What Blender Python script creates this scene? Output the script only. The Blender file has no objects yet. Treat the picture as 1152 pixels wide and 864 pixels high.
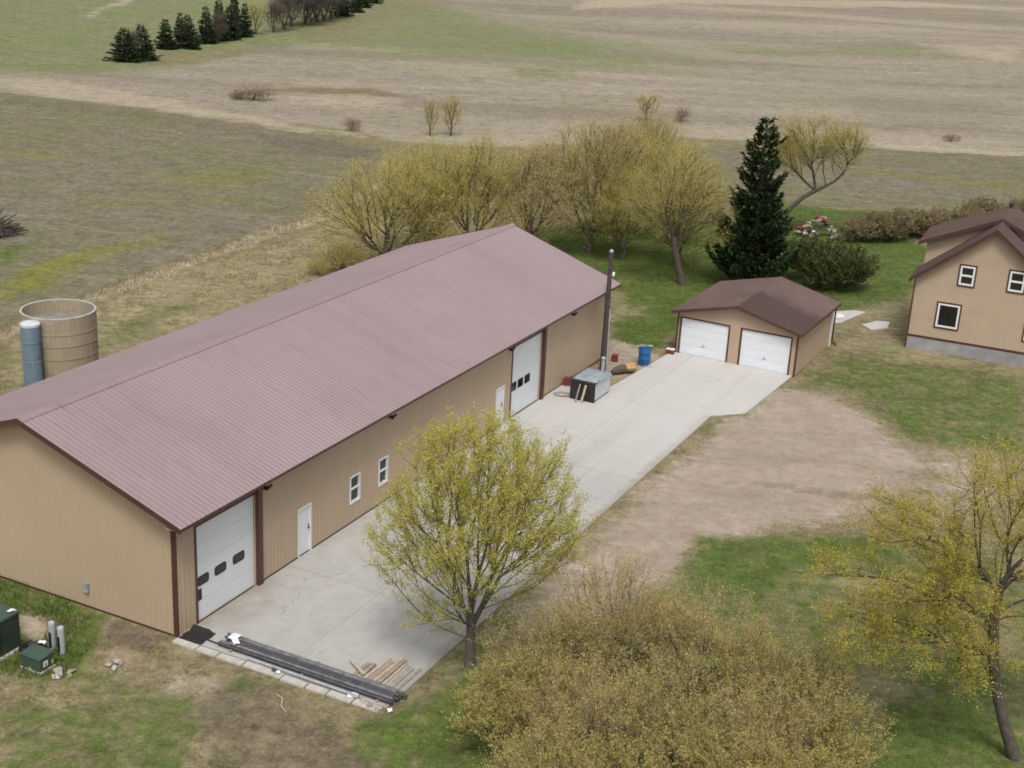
import bpy, bmesh, math, random
import numpy as np
from mathutils import Vector, Matrix, noise as mnoise

SC = bpy.context.scene
COL = SC.collection
R = math.radians
random.seed(4)

# ------------------------------------------------------------------ materials
class NT:
    def __init__(s, name):
        s.m = bpy.data.materials.new(name); s.m.use_nodes = True
        s.t = s.m.node_tree; s.t.nodes.clear()
        s.out = s.t.nodes.new('ShaderNodeOutputMaterial')
    def n(s, typ, **kw):
        nd = s.t.nodes.new(typ)
        for k, v in kw.items(): setattr(nd, k, v)
        return nd
    def put(s, sock, v):
        if v is None: return
        if isinstance(v, bpy.types.NodeSocket): s.t.links.new(v, sock)
        elif isinstance(v, (tuple, list)):
            sock.default_value = (*v, 1.0) if (len(v) == 3 and sock.type == 'RGBA') else v
        else: sock.default_value = v
    def pos(s): return s.n('ShaderNodeNewGeometry').outputs['Position']
    def obj(s): return s.n('ShaderNodeTexCoord').outputs['Object']
    def mapping(s, vec, scale=(1,1,1), rot=(0,0,0)):
        m = s.n('ShaderNodeMapping'); s.put(m.inputs['Vector'], vec)
        m.inputs['Scale'].default_value = scale; m.inputs['Rotation'].default_value = rot
        return m.outputs[0]
    def noise(s, vec, scale, detail=4, rough=.55, dist=0):
        m = s.n('ShaderNodeTexNoise'); s.put(m.inputs['Vector'], vec)
        m.inputs['Scale'].default_value = scale; m.inputs['Detail'].default_value = detail
        m.inputs['Roughness'].default_value = rough; m.inputs['Distortion'].default_value = dist
        return m.outputs['Fac']
    def wave(s, vec, scale, dist=0, dscale=1, dirn='X'):
        m = s.n('ShaderNodeTexWave'); m.bands_direction = dirn; s.put(m.inputs['Vector'], vec)
        m.inputs['Scale'].default_value = scale; m.inputs['Distortion'].default_value = dist
        m.inputs['Detail Scale'].default_value = dscale
        return m.outputs['Fac']
    def math(s, op, a, b=None, c=None, clamp=False):
        m = s.n('ShaderNodeMath', operation=op); m.use_clamp = clamp
        for i, v in enumerate((a, b, c)): s.put(m.inputs[i], v)
        return m.outputs[0]
    def mix(s, f, a, b, mode='MIX'):
        m = s.n('ShaderNodeMix', data_type='RGBA', blend_type=mode)
        s.put(m.inputs[0], f); s.put(m.inputs[6], a); s.put(m.inputs[7], b)
        return m.outputs[2]
    def rng(s, v, a, b, c=0., d=1.):
        m = s.n('ShaderNodeMapRange'); s.put(m.inputs[0], v)
        for i, q in enumerate((a, b, c, d)): m.inputs[i+1].default_value = q
        return m.outputs[0]
    def brk(s, w, nz, amp=1., sharp=4.):
        a = s.math('MULTIPLY_ADD', nz, amp, -amp*.5)
        a = s.math('ADD', a, w)
        return s.math('MULTIPLY_ADD', a, sharp, .5-.5*sharp, clamp=True)
    def attr(s, name):
        a = s.n('ShaderNodeAttribute'); a.attribute_name = name
        return a
    def bump(s, h, strength=.3, dist=.02):
        b = s.n('ShaderNodeBump'); s.put(b.inputs['Height'], h)
        b.inputs['Strength'].default_value = strength; b.inputs['Distance'].default_value = dist
        return b.outputs[0]
    def bsdf(s, col, rough=.6, normal=None, metal=0., spec=.5, **kw):
        b = s.n('ShaderNodeBsdfPrincipled')
        s.put(b.inputs['Base Color'], col); s.put(b.inputs['Roughness'], rough)
        s.put(b.inputs['Metallic'], metal); s.put(b.inputs['Specular IOR Level'], spec)
        if normal is not None: s.put(b.inputs['Normal'], normal)
        for k, v in kw.items(): s.put(b.inputs[k.replace('_', ' ')], v)
        s.t.links.new(b.outputs[0], s.out.inputs[0])
        return s.m

def mul(c, k): return tuple(min(1., x*k) for x in c)

def simple(name, c, rough=.6, var=.12, scale=3., bump=.0, metal=0., spec=.5, fine=40.):
    """painted or raw surface with broad and fine tonal variation"""
    t = NT(name); o = t.obj()
    n1 = t.noise(o, scale, 6); n2 = t.noise(o, fine, 3)
    col = t.mix(t.rng(n1, .3, .7), mul(c, 1-var), mul(c, 1+var))
    col = t.mix(t.rng(n2, .35, .7, 0, .35), col, mul(c, 1-2.0*var))
    nrm = t.bump(n2, bump, .01) if bump else None
    return t.bsdf(col, rough, nrm, metal, spec)

M = {}
M['trim'] = simple('brown_trim', (.080,.034,.029), .45, .15)
M['white_door'] = simple('white_door_paint', (.70,.735,.78), .4, .03, 1.5)
M['white'] = simple('white_vinyl', (.74,.75,.76), .4, .05)
M['glass'] = simple('dark_window_glass', (.012,.014,.016), .08, .2, spec=.6)
M['seal'] = simple('door_seal', (.45,.38,.22), .7, .2)
M['black_plastic'] = simple('black_plastic', (.018,.018,.02), .45, .2)
M['rubber'] = simple('rubber_mat', (.016,.015,.015), .8, .3, 8, .3)
M['pipe_dark'] = simple('dark_steel_pipe', (.085,.085,.095), .5, .4, 5, .1, .2)
M['steel_dark'] = simple('dark_steel', (.055,.055,.065), .45, .4, 5, .1, .3)
M['grey_metal'] = simple('grey_metal', (.33,.35,.38), .5, .18, 4)
M['pale_metal'] = simple('pale_metal', (.55,.57,.60), .45, .12, 4)
M['tarp'] = simple('grey_tarp', (.27,.32,.34), .5, .25, 5, .4)
M['utility_green'] = simple('utility_green', (.045,.085,.065), .5, .15, 2)
M['utility_dark'] = simple('utility_dark_green', (.027,.045,.03), .55, .25, 2)
M['pedestal'] = simple('pedestal_grey', (.36,.40,.42), .5, .1, 4)
M['wood_pale'] = simple('pale_lumber', (.44,.365,.28), .75, .22, 6, .2)
M['wood_mid'] = simple('weathered_lumber', (.30,.245,.19), .8, .25, 6, .2)
M['wood_grey'] = simple('grey_lumber', (.30,.275,.24), .8, .25, 6, .2)
M['willow_twig'] = simple('golden_willow_twigs', (.36,.285,.13), .85, .2, 6)
M['shrub_twig'] = simple('tan_shrub_twigs', (.40,.31,.215), .9, .2, 6)
M['steel_mid'] = simple('grey_steel_pipe', (.20,.20,.215), .45, .4, 5, .1, .3)
M['pole_wood'] = simple('pole_wood', (.062,.050,.042), .85, .3, 3, .3)
M['bark'] = simple('tree_bark', (.098,.080,.066), .9, .35, 6, .4)
M['bark_grey'] = simple('grey_bark', (.115,.098,.080), .9, .3, 6, .4)
M['bark_pale'] = simple('twig_bark', (.155,.125,.088), .9, .3, 6)
M['log_cut'] = simple('log_cut_face', (.50,.28,.11), .8, .25, 6, .2)
M['blue_barrel'] = simple('blue_barrel', (.012,.10,.30), .4, .15, 3)
M['red'] = simple('red_plastic', (.21,.03,.028), .45, .25, 6)
M['rock'] = simple('rubble_stone', (.36,.31,.26), .9, .3, 4, .4)
M['conc_block'] = simple('concrete_block', (.42,.405,.37), .9, .2, 3, .3)
M['plastic_white'] = simple('white_plastic_film', (.75,.76,.78), .5, .08)
M['sticker_yellow'] = simple('yellow_sticker', (.65,.55,.06), .5, .1)
M['soil'] = simple('dark_soil', (.075,.058,.045), .95, .4, 3, .5)
M['foundation'] = simple('foundation_concrete', (.30,.30,.31), .9, .25, 1.2, .3)

def siding_metal():
    t = NT('tan_metal_siding'); o = t.obj()
    n1 = t.noise(o, .35, 5); n2 = t.noise(t.mapping(o, (3,3,.35)), 2.2, 5)
    c = t.mix(t.rng(n1,.3,.7), (.410,.315,.220), (.445,.346,.245))
    c = t.mix(t.rng(n2,.5,.8,0,.25), c, (.335,.262,.185))
    sx = t.n('ShaderNodeSeparateXYZ'); t.put(sx.inputs[0], o); wn = t.n('ShaderNodeTexWhiteNoise'); wn.noise_dimensions = '1D'
    t.put(wn.inputs['W'], t.math('FLOOR', t.math('MULTIPLY', t.math('ADD', sx.outputs[1], sx.outputs[0]), 1/.92)))
    c = t.mix(t.math('MULTIPLY', wn.outputs['Value'], .20), c, (.45,.36,.265))
    return t.bsdf(c, .5, t.bump(n1, .05, .05), 0, .35)
M['siding'] = siding_metal()

def siding_lap(name, c, pitch):
    t = NT(name); o = t.obj()
    z = t.n('ShaderNodeSeparateXYZ'); t.put(z.inputs[0], o)
    fr = t.math('FRACT', t.math('MULTIPLY', z.outputs[2], 1/pitch))
    n1 = t.noise(o, .8, 5); n2 = t.noise(t.mapping(o,(1,1,8)), 3, 4)
    col = t.mix(t.rng(n1,.3,.7), mul(c,.94), mul(c,1.05))
    col = t.mix(t.rng(n2,.45,.75,0,.3), col, mul(c,.85))
    h = t.math('SUBTRACT', 1., fr)
    return t.bsdf(col, .6, t.bump(h, .6, .02), 0, .3)
M['lap'] = siding_lap('tan_lap_siding', (.42,.325,.24), .15)
M['lap_garage'] = siding_lap('garage_lap_siding', (.425,.32,.225), .2)

def roof_metal():
    t = NT('burgundy_roof_metal'); o = t.obj()
    n1 = t.noise(o, .18, 5); n2 = t.noise(t.mapping(o,(.5,3.,1)), 1.6, 6); n3 = t.noise(o, 14, 3)
    c = t.mix(t.rng(n1,.3,.7), (.248,.183,.190), (.284,.214,.220))
    c = t.mix(t.rng(n2,.45,.75,0,.35), c, (.295,.235,.238))
    c = t.mix(t.rng(n3,.4,.75,0,.3), c, (.20,.148,.155))
    sx = t.n('ShaderNodeSeparateXYZ'); t.put(sx.inputs[0], o)
    wn = t.n('ShaderNodeTexWhiteNoise'); wn.noise_dimensions = '1D'; t.put(wn.inputs['W'], t.math('FLOOR', t.math('MULTIPLY', sx.outputs[1], 1/.92)))
    c = t.mix(t.math('MULTIPLY', wn.outputs['Value'], .14), c, (.33,.265,.275))
    dr = t.noise(t.mapping(o,(.12,5.,1.)), 1.1, 5, .6); c = t.mix(t.rng(dr,.55,.75,0,.45), c, (.165,.115,.112))
    return t.bsdf(c, t.rng(n1,.3,.7,.33,.44), t.bump(n1, .06, .1), 0, .5)
M['roof_metal'] = roof_metal()

def shingles(name, c1, c2, patch=None):
    t = NT(name); o = t.obj()
    br = t.n('ShaderNodeTexBrick'); t.put(br.inputs['Vector'], t.mapping(o, (1,1,1), (0,0,R(90))))
    br.inputs['Scale'].default_value = 1.; br.inputs['Brick Width'].default_value = .34; br.inputs['Row Height'].default_value = .14
    br.inputs['Mortar Size'].default_value = .012; br.inputs['Mortar Smooth'].default_value = .5
    br.inputs['Color1'].default_value = (*c1,1); br.inputs['Color2'].default_value = (*c2,1); br.inputs['Mortar'].default_value = (*mul(c1,.5),1)
    n1 = t.noise(o, .6, 6, .6); n2 = t.noise(o, 30, 3)
    c = t.mix(t.rng(n1,.35,.7,0,.6), br.outputs['Color'], mul(c2,1.25))
    c = t.mix(t.rng(n2,.4,.7,0,.4), c, mul(c1,.6))
    if patch:
        c = t.mix(t.brk(patch(t, o), t.noise(o, 1.3, 5), .9, 1.6), c, t.mix(n2, mul(c1,.50), mul(c2,.58)))
    return t.bsdf(c, .9, t.bump(n2, .4, .01), 0, .2)
def gpatch(t, o):
    # darker shingle colour on the front part of the right slope (local x right, y back)
    s = t.n('ShaderNodeSeparateXYZ'); t.put(s.inputs[0], o)
    a = t.rng(s.outputs[0], 3.4, 3.7)
    d = t.math('ADD', s.outputs[1], t.math('MULTIPLY', s.outputs[0], .15))
    b = t.rng(d, 3.6, 5.4, 1, 0)
    return t.math('MULTIPLY', a, b)
M['shingle_garage'] = shingles('garage_shingles', (.125,.085,.074), (.152,.106,.093), gpatch)
M['shingle_house'] = shingles('house_shingles', (.092,.062,.054), (.112,.077,.068))

def concrete():
    t = NT('concrete_slab'); o = t.pos()
    ax = t.mapping(o, (1,1,1), (0,0,R(25.9)))     # turned to the apron's own axes
    s = t.n('ShaderNodeSeparateXYZ'); t.put(s.inputs[0], ax)
    n1 = t.noise(o, .22, 6, .6); n2 = t.noise(o, 1.5, 7, .62); n3 = t.noise(o, 22, 4)
    ns = t.noise(t.mapping(ax, (1,.12,1)), .8, 6, .6)
    c = t.mix(t.rng(n1,.3,.7), (.40,.39,.37), (.47,.46,.435))
    c = t.mix(t.rng(ns,.42,.72,0,.55), c, (.345,.34,.325))
    c = t.mix(t.rng(n2,.5,.75,0,.5), c, (.50,.485,.455))
    c = t.mix(t.rng(n3,.45,.75,0,.22), c, (.27,.26,.24))
    v = t.math('ADD', s.outputs[0], 27.72); u = t.math('SUBTRACT', s.outputs[1], 32.18)
    tyre = t.noise(t.mapping(ax, (1.,.05,1)), 1.3, 5, .6)
    c = t.mix(t.rng(tyre,.52,.70,0,.5), c, (.29,.28,.265))
    vor = t.n('ShaderNodeTexVoronoi'); vor.feature = 'DISTANCE_TO_EDGE'; vor.inputs['Scale'].default_value = .17
    wv = t.n('ShaderNodeMix', data_type='VECTOR'); wv.inputs[0].default_value = .12
    nz_ = t.n('ShaderNodeTexNoise'); t.put(nz_.inputs['Vector'], o); nz_.inputs['Scale'].default_value = 1.2; nz_.inputs['Detail'].default_value = 6
    t.put(wv.inputs[4], o); sc_ = t.n('ShaderNodeVectorMath', operation='SCALE'); t.put(sc_.inputs[0], nz_.outputs['Color']); sc_.inputs['Scale'].default_value = 9.; t.put(wv.inputs[5], sc_.outputs[0]); t.put(vor.inputs['Vector'], wv.outputs[1])
    c = t.mix(t.math('MULTIPLY', t.math('LESS_THAN', vor.outputs['Distance'], .0035), t.rng(n1,.45,.6,0,.5)), c, (.15,.14,.125))
    spot = t.noise(o, 3.1, 2, .4); c = t.mix(t.rng(spot,.72,.78,0,.35), c, (.17,.16,.145))
    edge = t.math('MULTIPLY', t.rng(v, 7.75, 8.35), t.rng(u, 31., 31.1, 1, 0))
    c = t.mix(t.math('MULTIPLY', t.brk(edge, t.noise(o, 1.6, 6, .65), 1.5, 2.), .6), c, (.27,.22,.165))
    # the far end by the garage is a newer, paler pour
    return t, ax, s, c, n2, n3, v, u
def concrete_mat(kind):
    t, ax, s, c, n2, n3, v, u = concrete()
    if kind == 'new':
        c = t.mix(t.rng(u, 21.3, 28., .0, .4), c, (.55,.535,.51)); c = t.mix(t.rng(n2,.48,.72,0,.45), c, (.43,.42,.40))
    else:
        c = t.mix(t.math('MULTIPLY', t.rng(n2,.42,.68,.15,.7), t.rng(u, 13., 21.3, 1., .45)), c, (.30,.30,.29))
        # rusty tyre dirt dragged out of the big door
        a = t.math('MULTIPLY', t.rng(v, .1, 2.6, .72, .0), t.math('MULTIPLY', t.rng(u, .4, 1.2), t.rng(u, 4.0, 6.0, 1, 0)))
        c = t.mix(t.math('MULTIPLY', t.brk(a, t.noise(t.pos(), .9, 6, .6), .9, 2.0), .7), c, (.235,.195,.150))
    jl = t.math('ABSOLUTE', t.math('SUBTRACT', t.math('FRACT', t.math('MULTIPLY', t.math('ADD', s.outputs[1], 1.2), 1/6.1)), .5))
    jv = t.math('ABSOLUTE', t.math('ADD', s.outputs[0], 27.72-4.15))
    jm = t.math('MAXIMUM', t.math('LESS_THAN', jl, .0028), t.math('LESS_THAN', jv, .016))
    c = t.mix(t.math('MULTIPLY', jm, .45), c, (.16,.15,.135))
    return t.bsdf(c, .85, t.bump(n3, .15, .005), 0, .3)
M['conc_old'] = concrete_mat('old'); M['conc_new'] = concrete_mat('new')

def leaf_mat(name, ramp, trans=.35, rough=.6):
    t = NT(name); a = t.attr('tone').outputs['Fac']
    cr = t.n('ShaderNodeValToRGB'); t.put(cr.inputs[0], a)
    el = cr.color_ramp.elements
    while len(el) < len(ramp): el.new(.5)
    for i, (p, c) in enumerate(ramp): el[i].position = p; el[i].color = (*c, 1)
    d = t.n('ShaderNodeBsdfPrincipled'); t.put(d.inputs['Base Color'], cr.outputs[0]); d.inputs['Roughness'].default_value = rough
    d.inputs['Specular IOR Level'].default_value = .25
    tr = t.n('ShaderNodeBsdfTranslucent'); t.put(tr.inputs[0], cr.outputs[0])
    mx = t.n('ShaderNodeMixShader'); mx.inputs[0].default_value = trans
    t.t.links.new(d.outputs[0], mx.inputs[1]); t.t.links.new(tr.outputs[0], mx.inputs[2])
    t.t.links.new(mx.outputs[0], t.out.inputs[0])
    return t.m
M['leaf_lime'] = leaf_mat('lime_spring_leaves', [(0,(.42,.39,.075)),(.5,(.58,.545,.115)),(1,(.70,.66,.22))], .5)
M['leaf_olive'] = leaf_mat('olive_spring_leaves', [(0,(.38,.295,.13)),(.35,(.49,.41,.14)),(.75,(.60,.525,.16)),(1,(.68,.61,.22))], .5)
M['leaf_olive_green'] = leaf_mat('olive_green_spring_leaves', [(0,(.33,.285,.10)),(.4,(.46,.41,.13)),(1,(.62,.56,.20))], .5)
M['leaf_right'] = leaf_mat('yellow_olive_leaves', [(0,(.38,.33,.06)),(.5,(.53,.475,.085)),(1,(.64,.59,.17))], .5)
M['leaf_willow'] = leaf_mat('willow_catkins', [(0,(.42,.375,.10)),(.5,(.56,.52,.14)),(1,(.66,.62,.22))], .55)
M['leaf_willow_tan'] = leaf_mat('tan_willow_buds', [(0,(.42,.365,.17)),(.5,(.54,.475,.19)),(1,(.62,.56,.24))], .55)
M['needle'] = leaf_mat('spruce_needles', [(0,(.022,.042,.014)),(.6,(.042,.075,.024)),(1,(.075,.115,.040))], .25)
M['needle_far'] = leaf_mat('fir_needles', [(0,(.035,.055,.028)),(.6,(.06,.09,.042)),(1,(.10,.13,.06))], .25)
M['leaf_dark'] = leaf_mat('dark_shrub_leaves', [(0,(.055,.072,.022)),(.6,(.095,.118,.032)),(1,(.15,.165,.05))], .4)
M['leaf_hedge'] = leaf_mat('brown_hedge_buds', [(0,(.20,.155,.09)),(.6,(.27,.225,.11)),(1,(.34,.29,.14))], .4)
M['leaf_rust'] = leaf_mat('rusty_bush_twigs', [(0,(.24,.165,.13)),(.6,(.30,.215,.165)),(1,(.36,.28,.21))], .4)
M['leaf_bare'] = leaf_mat('grey_twig_buds', [(0,(.13,.11,.09)),(.6,(.18,.155,.125)),(1,(.22,.20,.15))], .2)
M['grass_blade'] = leaf_mat('grass_blades', [(0,(.075,.105,.022)),(.4,(.115,.145,.034)),(.7,(.17,.18,.06)),(1,(.30,.25,.13))], .45)
M['dry_blade'] = leaf_mat('dry_grass_blades', [(0,(.19,.145,.08)),(.6,(.29,.23,.13)),(1,(.38,.32,.19))], .3)

# ------------------------------------------------------------------ mesh helpers
class MB:
    """collects boxes, tubes and polygons and links them as ONE mesh object"""
    def __init__(s): s.v = []; s.f = []
    def add(s, vs, fs):
        o = len(s.v); s.v += [tuple(v) for v in vs]; s.f += [tuple(i+o for i in f) for f in fs]; return s
    def box(s, x0, x1, y0, y1, z0, z1):
        return s.add([(x0,y0,z0),(x1,y0,z0),(x1,y1,z0),(x0,y1,z0),(x0,y0,z1),(x1,y0,z1),(x1,y1,z1),(x0,y1,z1)],
                     [(3,2,1,0),(4,5,6,7),(0,1,5,4),(1,2,6,5),(2,3,7,6),(3,0,4,7)])
    def bar(s, a, b, w, h, up=(0,0,1)):
        a, b = Vector(a), Vector(b); d = (b-a).normalized(); sd = d.cross(Vector(up))
        if sd.length < 1e-4: sd = d.cross(Vector((1,0,0)))
        sd.normalize(); u = sd.cross(d); vs = []
        for p in (a, b):
            for i, j in ((-1,-1),(1,-1),(1,1),(-1,1)): vs.append(p+sd*(w*.5*i)+u*(h*.5*j))
        return s.add(vs, [(3,2,1,0),(4,5,6,7),(0,1,5,4),(1,2,6,5),(2,3,7,6),(3,0,4,7)])
    def tube(s, pts, rad, n=8, cap=True):
        pts = [Vector(p) for p in pts]
        if not hasattr(rad, '__len__'): rad = [rad]*len(pts)
        vs = []; fs = []; ref = Vector((.31,.17,.93))
        for i, p in enumerate(pts):
            d = (pts[min(i+1,len(pts)-1)]-pts[max(i-1,0)]).normalized()
            a = d.cross(ref)
            if a.length < .05: a = d.cross(Vector((1,0,0)))
            a.normalize(); b = d.cross(a)
            for k in range(n):
                t = 2*math.pi*k/n; vs.append(p+(a*math.cos(t)+b*math.sin(t))*rad[i])
        for i in range(len(pts)-1):
            for k in range(n):
                k2 = (k+1) % n; fs.append((i*n+k, i*n+k2, (i+1)*n+k2, (i+1)*n+k))
        if cap: fs.append(tuple(range(n))[::-1]); fs.append(tuple((len(pts)-1)*n+k for k in range(n)))
        return s.add(vs, fs)
    def lathe(s, prof, n=24, c=(0,0,0)):
        vs = []; fs = []
        for r, z in prof:
            for k in range(n):
                t = 2*math.pi*k/n; vs.append((c[0]+r*math.cos(t), c[1]+r*math.sin(t), c[2]+z))
        for i in range(len(prof)-1):
            for k in range(n):
                k2 = (k+1) % n; fs.append((i*n+k, i*n+k2, (i+1)*n+k2, (i+1)*n+k))
        if prof[0][0] > 0: fs.append(tuple(range(n))[::-1])
        if prof[-1][0] > 0: fs.append(tuple((len(prof)-1)*n+k for k in range(n)))
        return s.add(vs, fs)
    def prism(s, poly, z0, z1):
        n = len(poly); vs = [(x,y,z0) for x,y in poly]+[(x,y,z1) for x,y in poly]
        return s.add(vs, [tuple(range(n))[::-1], tuple(range(n,2*n))]+[(i,(i+1)%n,n+(i+1)%n,n+i) for i in range(n)])
    def build(s, name, m, parent=None, bevel=0., smooth=False, loc=None):
        me = bpy.data.meshes.new(name); me.from_pydata([tuple(v) for v in s.v], [], s.f)
        bm = bmesh.new(); bm.from_mesh(me)
        bmesh.ops.recalc_face_normals(bm, faces=bm.faces)
        if bevel: bmesh.ops.bevel(bm, geom=list(bm.edges), offset=bevel, segments=2, affect='EDGES', clamp_overlap=True)
        bm.to_mesh(me); bm.free()
        if smooth:
            me.shade_smooth()
        me.materials.append(m if not isinstance(m, str) else M[m])
        o = bpy.data.objects.new(name, me); COL.objects.link(o)
        if parent: o.parent = parent
        if loc: o.location = loc
        return o

def tag(o, label=None, cat=None, group=None, kind=None):
    if label: o['label'] = label
    if cat: o['category'] = cat
    if group: o['group'] = group
    if kind: o['kind'] = kind
    return o
def empty(name, loc, rz=0., label=None, cat=None, group=None):
    o = bpy.data.objects.new(name, None); COL.objects.link(o)
    o.location = loc; o.rotation_euler = (0,0,rz); o.empty_display_size = .3
    return tag(o, label, cat, group)
def children(o): return [c for c in COL.objects if c.parent == o]
def copy_tree(o, parent=None):
    kids = children(o)
    c = o.copy(); COL.objects.link(c); c.parent = parent
    for k in kids: copy_tree(k, c)
    return c

def np_mesh(name, v, f, m, tone=None, parent=None):
    """numpy mesh; f is (n,k); tone is one value per vertex"""
    me = bpy.data.meshes.new(name)
    v = np.asarray(v, np.float32); f = np.asarray(f, np.int32); k = f.shape[1]
    me.vertices.add(len(v)); me.vertices.foreach_set('co', v.ravel())
    me.loops.add(f.size); me.loops.foreach_set('vertex_index', f.ravel())
    me.polygons.add(len(f)); me.polygons.foreach_set('loop_start', np.arange(0, f.size, k, dtype=np.int32))
    if tone is not None:
        a = me.attributes.new('tone', 'FLOAT', 'POINT'); a.data.foreach_set('value', np.asarray(tone, np.float32))
    me.update(calc_edges=True); me.validate()
    me.materials.append(M[m]); o = bpy.data.objects.new(name, me); COL.objects.link(o)
    if parent: o.parent = parent
    return o
# ------------------------------------------------------------------ camera, sky, sun
cam = bpy.data.cameras.new('camera'); cam.sensor_width = 36; cam.lens = 48.333; cam.clip_end = 9000; cam.clip_start = .5
co = bpy.data.objects.new('camera', cam); COL.objects.link(co)
co.matrix_world = Matrix(((.99856754,-.05350577,0,0),(.01787484,.33359455,-.94254717,0),(.05043171,.94119701,.33407309,24.352),(0,0,0,1)))
SC.camera = co
SUN_EL, SUN_AZ = 60., 178.        # azimuth clockwise from +y: high behind the camera
w = bpy.data.worlds.new('World'); SC.world = w; w.use_nodes = True
wt = w.node_tree; bg = wt.nodes['Background']
sky = wt.nodes.new('ShaderNodeTexSky'); sky.sky_type = 'NISHITA'; sky.sun_disc = False
sky.sun_elevation = R(SUN_EL); sky.sun_rotation = R(SUN_AZ); sky.dust_density = 5.; sky.air_density = 1.2; sky.ozone_density = 1.
hs = wt.nodes.new('ShaderNodeHueSaturation'); hs.inputs['Saturation'].default_value = .35    # veil of high cloud: nearly grey sky
wt.links.new(sky.outputs[0], hs.inputs['Color']); wt.links.new(hs.outputs[0], bg.inputs[0]); bg.inputs[1].default_value = .118
sun = bpy.data.lights.new('sun', 'SUN'); sun.energy = 1.5; sun.angle = R(14); sun.color = (1., .95, .88)
so = bpy.data.objects.new('sun', sun); COL.objects.link(so); so.location = (20,-30,60)
az, el = R(SUN_AZ), R(SUN_EL)
so.rotation_euler = Vector((math.sin(az)*math.cos(el), math.cos(az)*math.cos(el), math.sin(el))).to_track_quat('Z','Y').to_euler()
SC.view_settings.view_transform = 'Standard'; SC.view_settings.look = 'None'; SC.view_settings.gamma = 1
SC.view_settings.exposure = 0.3
SC.view_settings.use_curve_mapping = False
SC.render.film_transparent = False
SC.cycles.pixel_filter_type = 'BLACKMAN_HARRIS'; SC.cycles.filter_width = 1.7

# ------------------------------------------------------------------ ground
def sstep(a, b, x): t = np.clip((x-a)/(b-a), 0, 1); return t*t*(3-2*t)
def hgt(x, y):
    x = np.asarray(x, float); y = np.asarray(y, float)
    k = sstep(135, 230, y)
    return k*(1.1*np.sin(x*.021+1.3)*np.sin(y*.017+.4) + .5*np.sin(x*.05+y*.033))
def H(x, y): return float(hgt(x, y))

BAWN = None
BORG, BYAW = (-10.885, 41.06), R(-25.892)
def bw(v, u, z=0.):
    c, s = math.cos(BYAW), math.sin(BYAW)
    return (BORG[0]+v*c-u*s, BORG[1]+v*s+u*c, z)

def axis(segs):
    out = []
    for a, b, st in segs:
        n = max(1, int(round((b-a)/st))); out += [a+(b-a)*i/n for i in range(n)]
    return np.array(out+[segs[-1][1]])
gx = axis([(-4000,-1200,700),(-1200,-400,100),(-400,-120,10),(-120,-45,1.6),(-45,-24,.7),(-24,36,.45),(36,70,.9),(70,200,2.6),(200,500,12),(500,1200,100),(1200,4000,700)])
gy = axis([(-400,-60,80),(-60,20,10),(20,31,1.5),(31,60,.4),(60,112,.5),(112,180,1.),(180,320,2.2),(320,620,6),(620,1300,60),(1300,5000,600)])
GX, GY = np.meshgrid(gx, gy); gvx = GX.ravel(); gvy = GY.ravel(); NV = len(gvx)
def fbm(x, y, sc, seed=0):
    """cheap smooth value noise summed over octaves, in -1..1"""
    rs = np.random.RandomState(seed); T = rs.rand(256, 256)*2-1
    r = np.zeros_like(x); amp = 1.; tot = 0
    for o in range(4):
        u = x/sc*(2**o)+37.7*o; v = y/sc*(2**o)+11.3*o
        i = np.floor(u).astype(int); j = np.floor(v).astype(int); fu = u-i; fv = v-j
        fu = fu*fu*(3-2*fu); fv = fv*fv*(3-2*fv)
        a = T[i%256, j%256]; b = T[(i+1)%256, j%256]; c = T[i%256, (j+1)%256]; d = T[(i+1)%256, (j+1)%256]
        r += amp*((a*(1-fu)+b*fu)*(1-fv)+(c*(1-fu)+d*fu)*fv); tot += amp; amp *= .55
    return r/tot
def sdist(poly, x, y):
    """signed distance, positive inside"""
    P = np.array(poly); n = len(P); d = np.full(len(x), 1e9); ins = np.zeros(len(x), bool)
    for i in range(n):
        a = P[i]; b = P[(i+1) % n]; e = b-a
        t = np.clip(((x-a[0])*e[0]+(y-a[1])*e[1])/(e@e+1e-9), 0, 1)
        d = np.minimum(d, np.hypot(x-a[0]-t*e[0], y-a[1]-t*e[1]))
        c = ((a[1] > y) != (b[1] > y)) & (x < (b[0]-a[0])*(y-a[1])/(b[1]-a[1]+1e-12)+a[0]); ins ^= c
    return np.where(ins, d, -d)
def layer(x, y, poly, soft, warp, seed, amount=1.):
    wx = x+fbm(x, y, warp*3, seed)*warp; wy = y+fbm(x, y, warp*3, seed+50)*warp
    return amount*sstep(-soft, soft, sdist(poly, wx, wy))
def ell(cx, cy, rx, ry, n=14): return [(cx+rx*math.cos(2*math.pi*k/n), cy+ry*math.sin(2*math.pi*k/n)) for k in range(n)]

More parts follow.
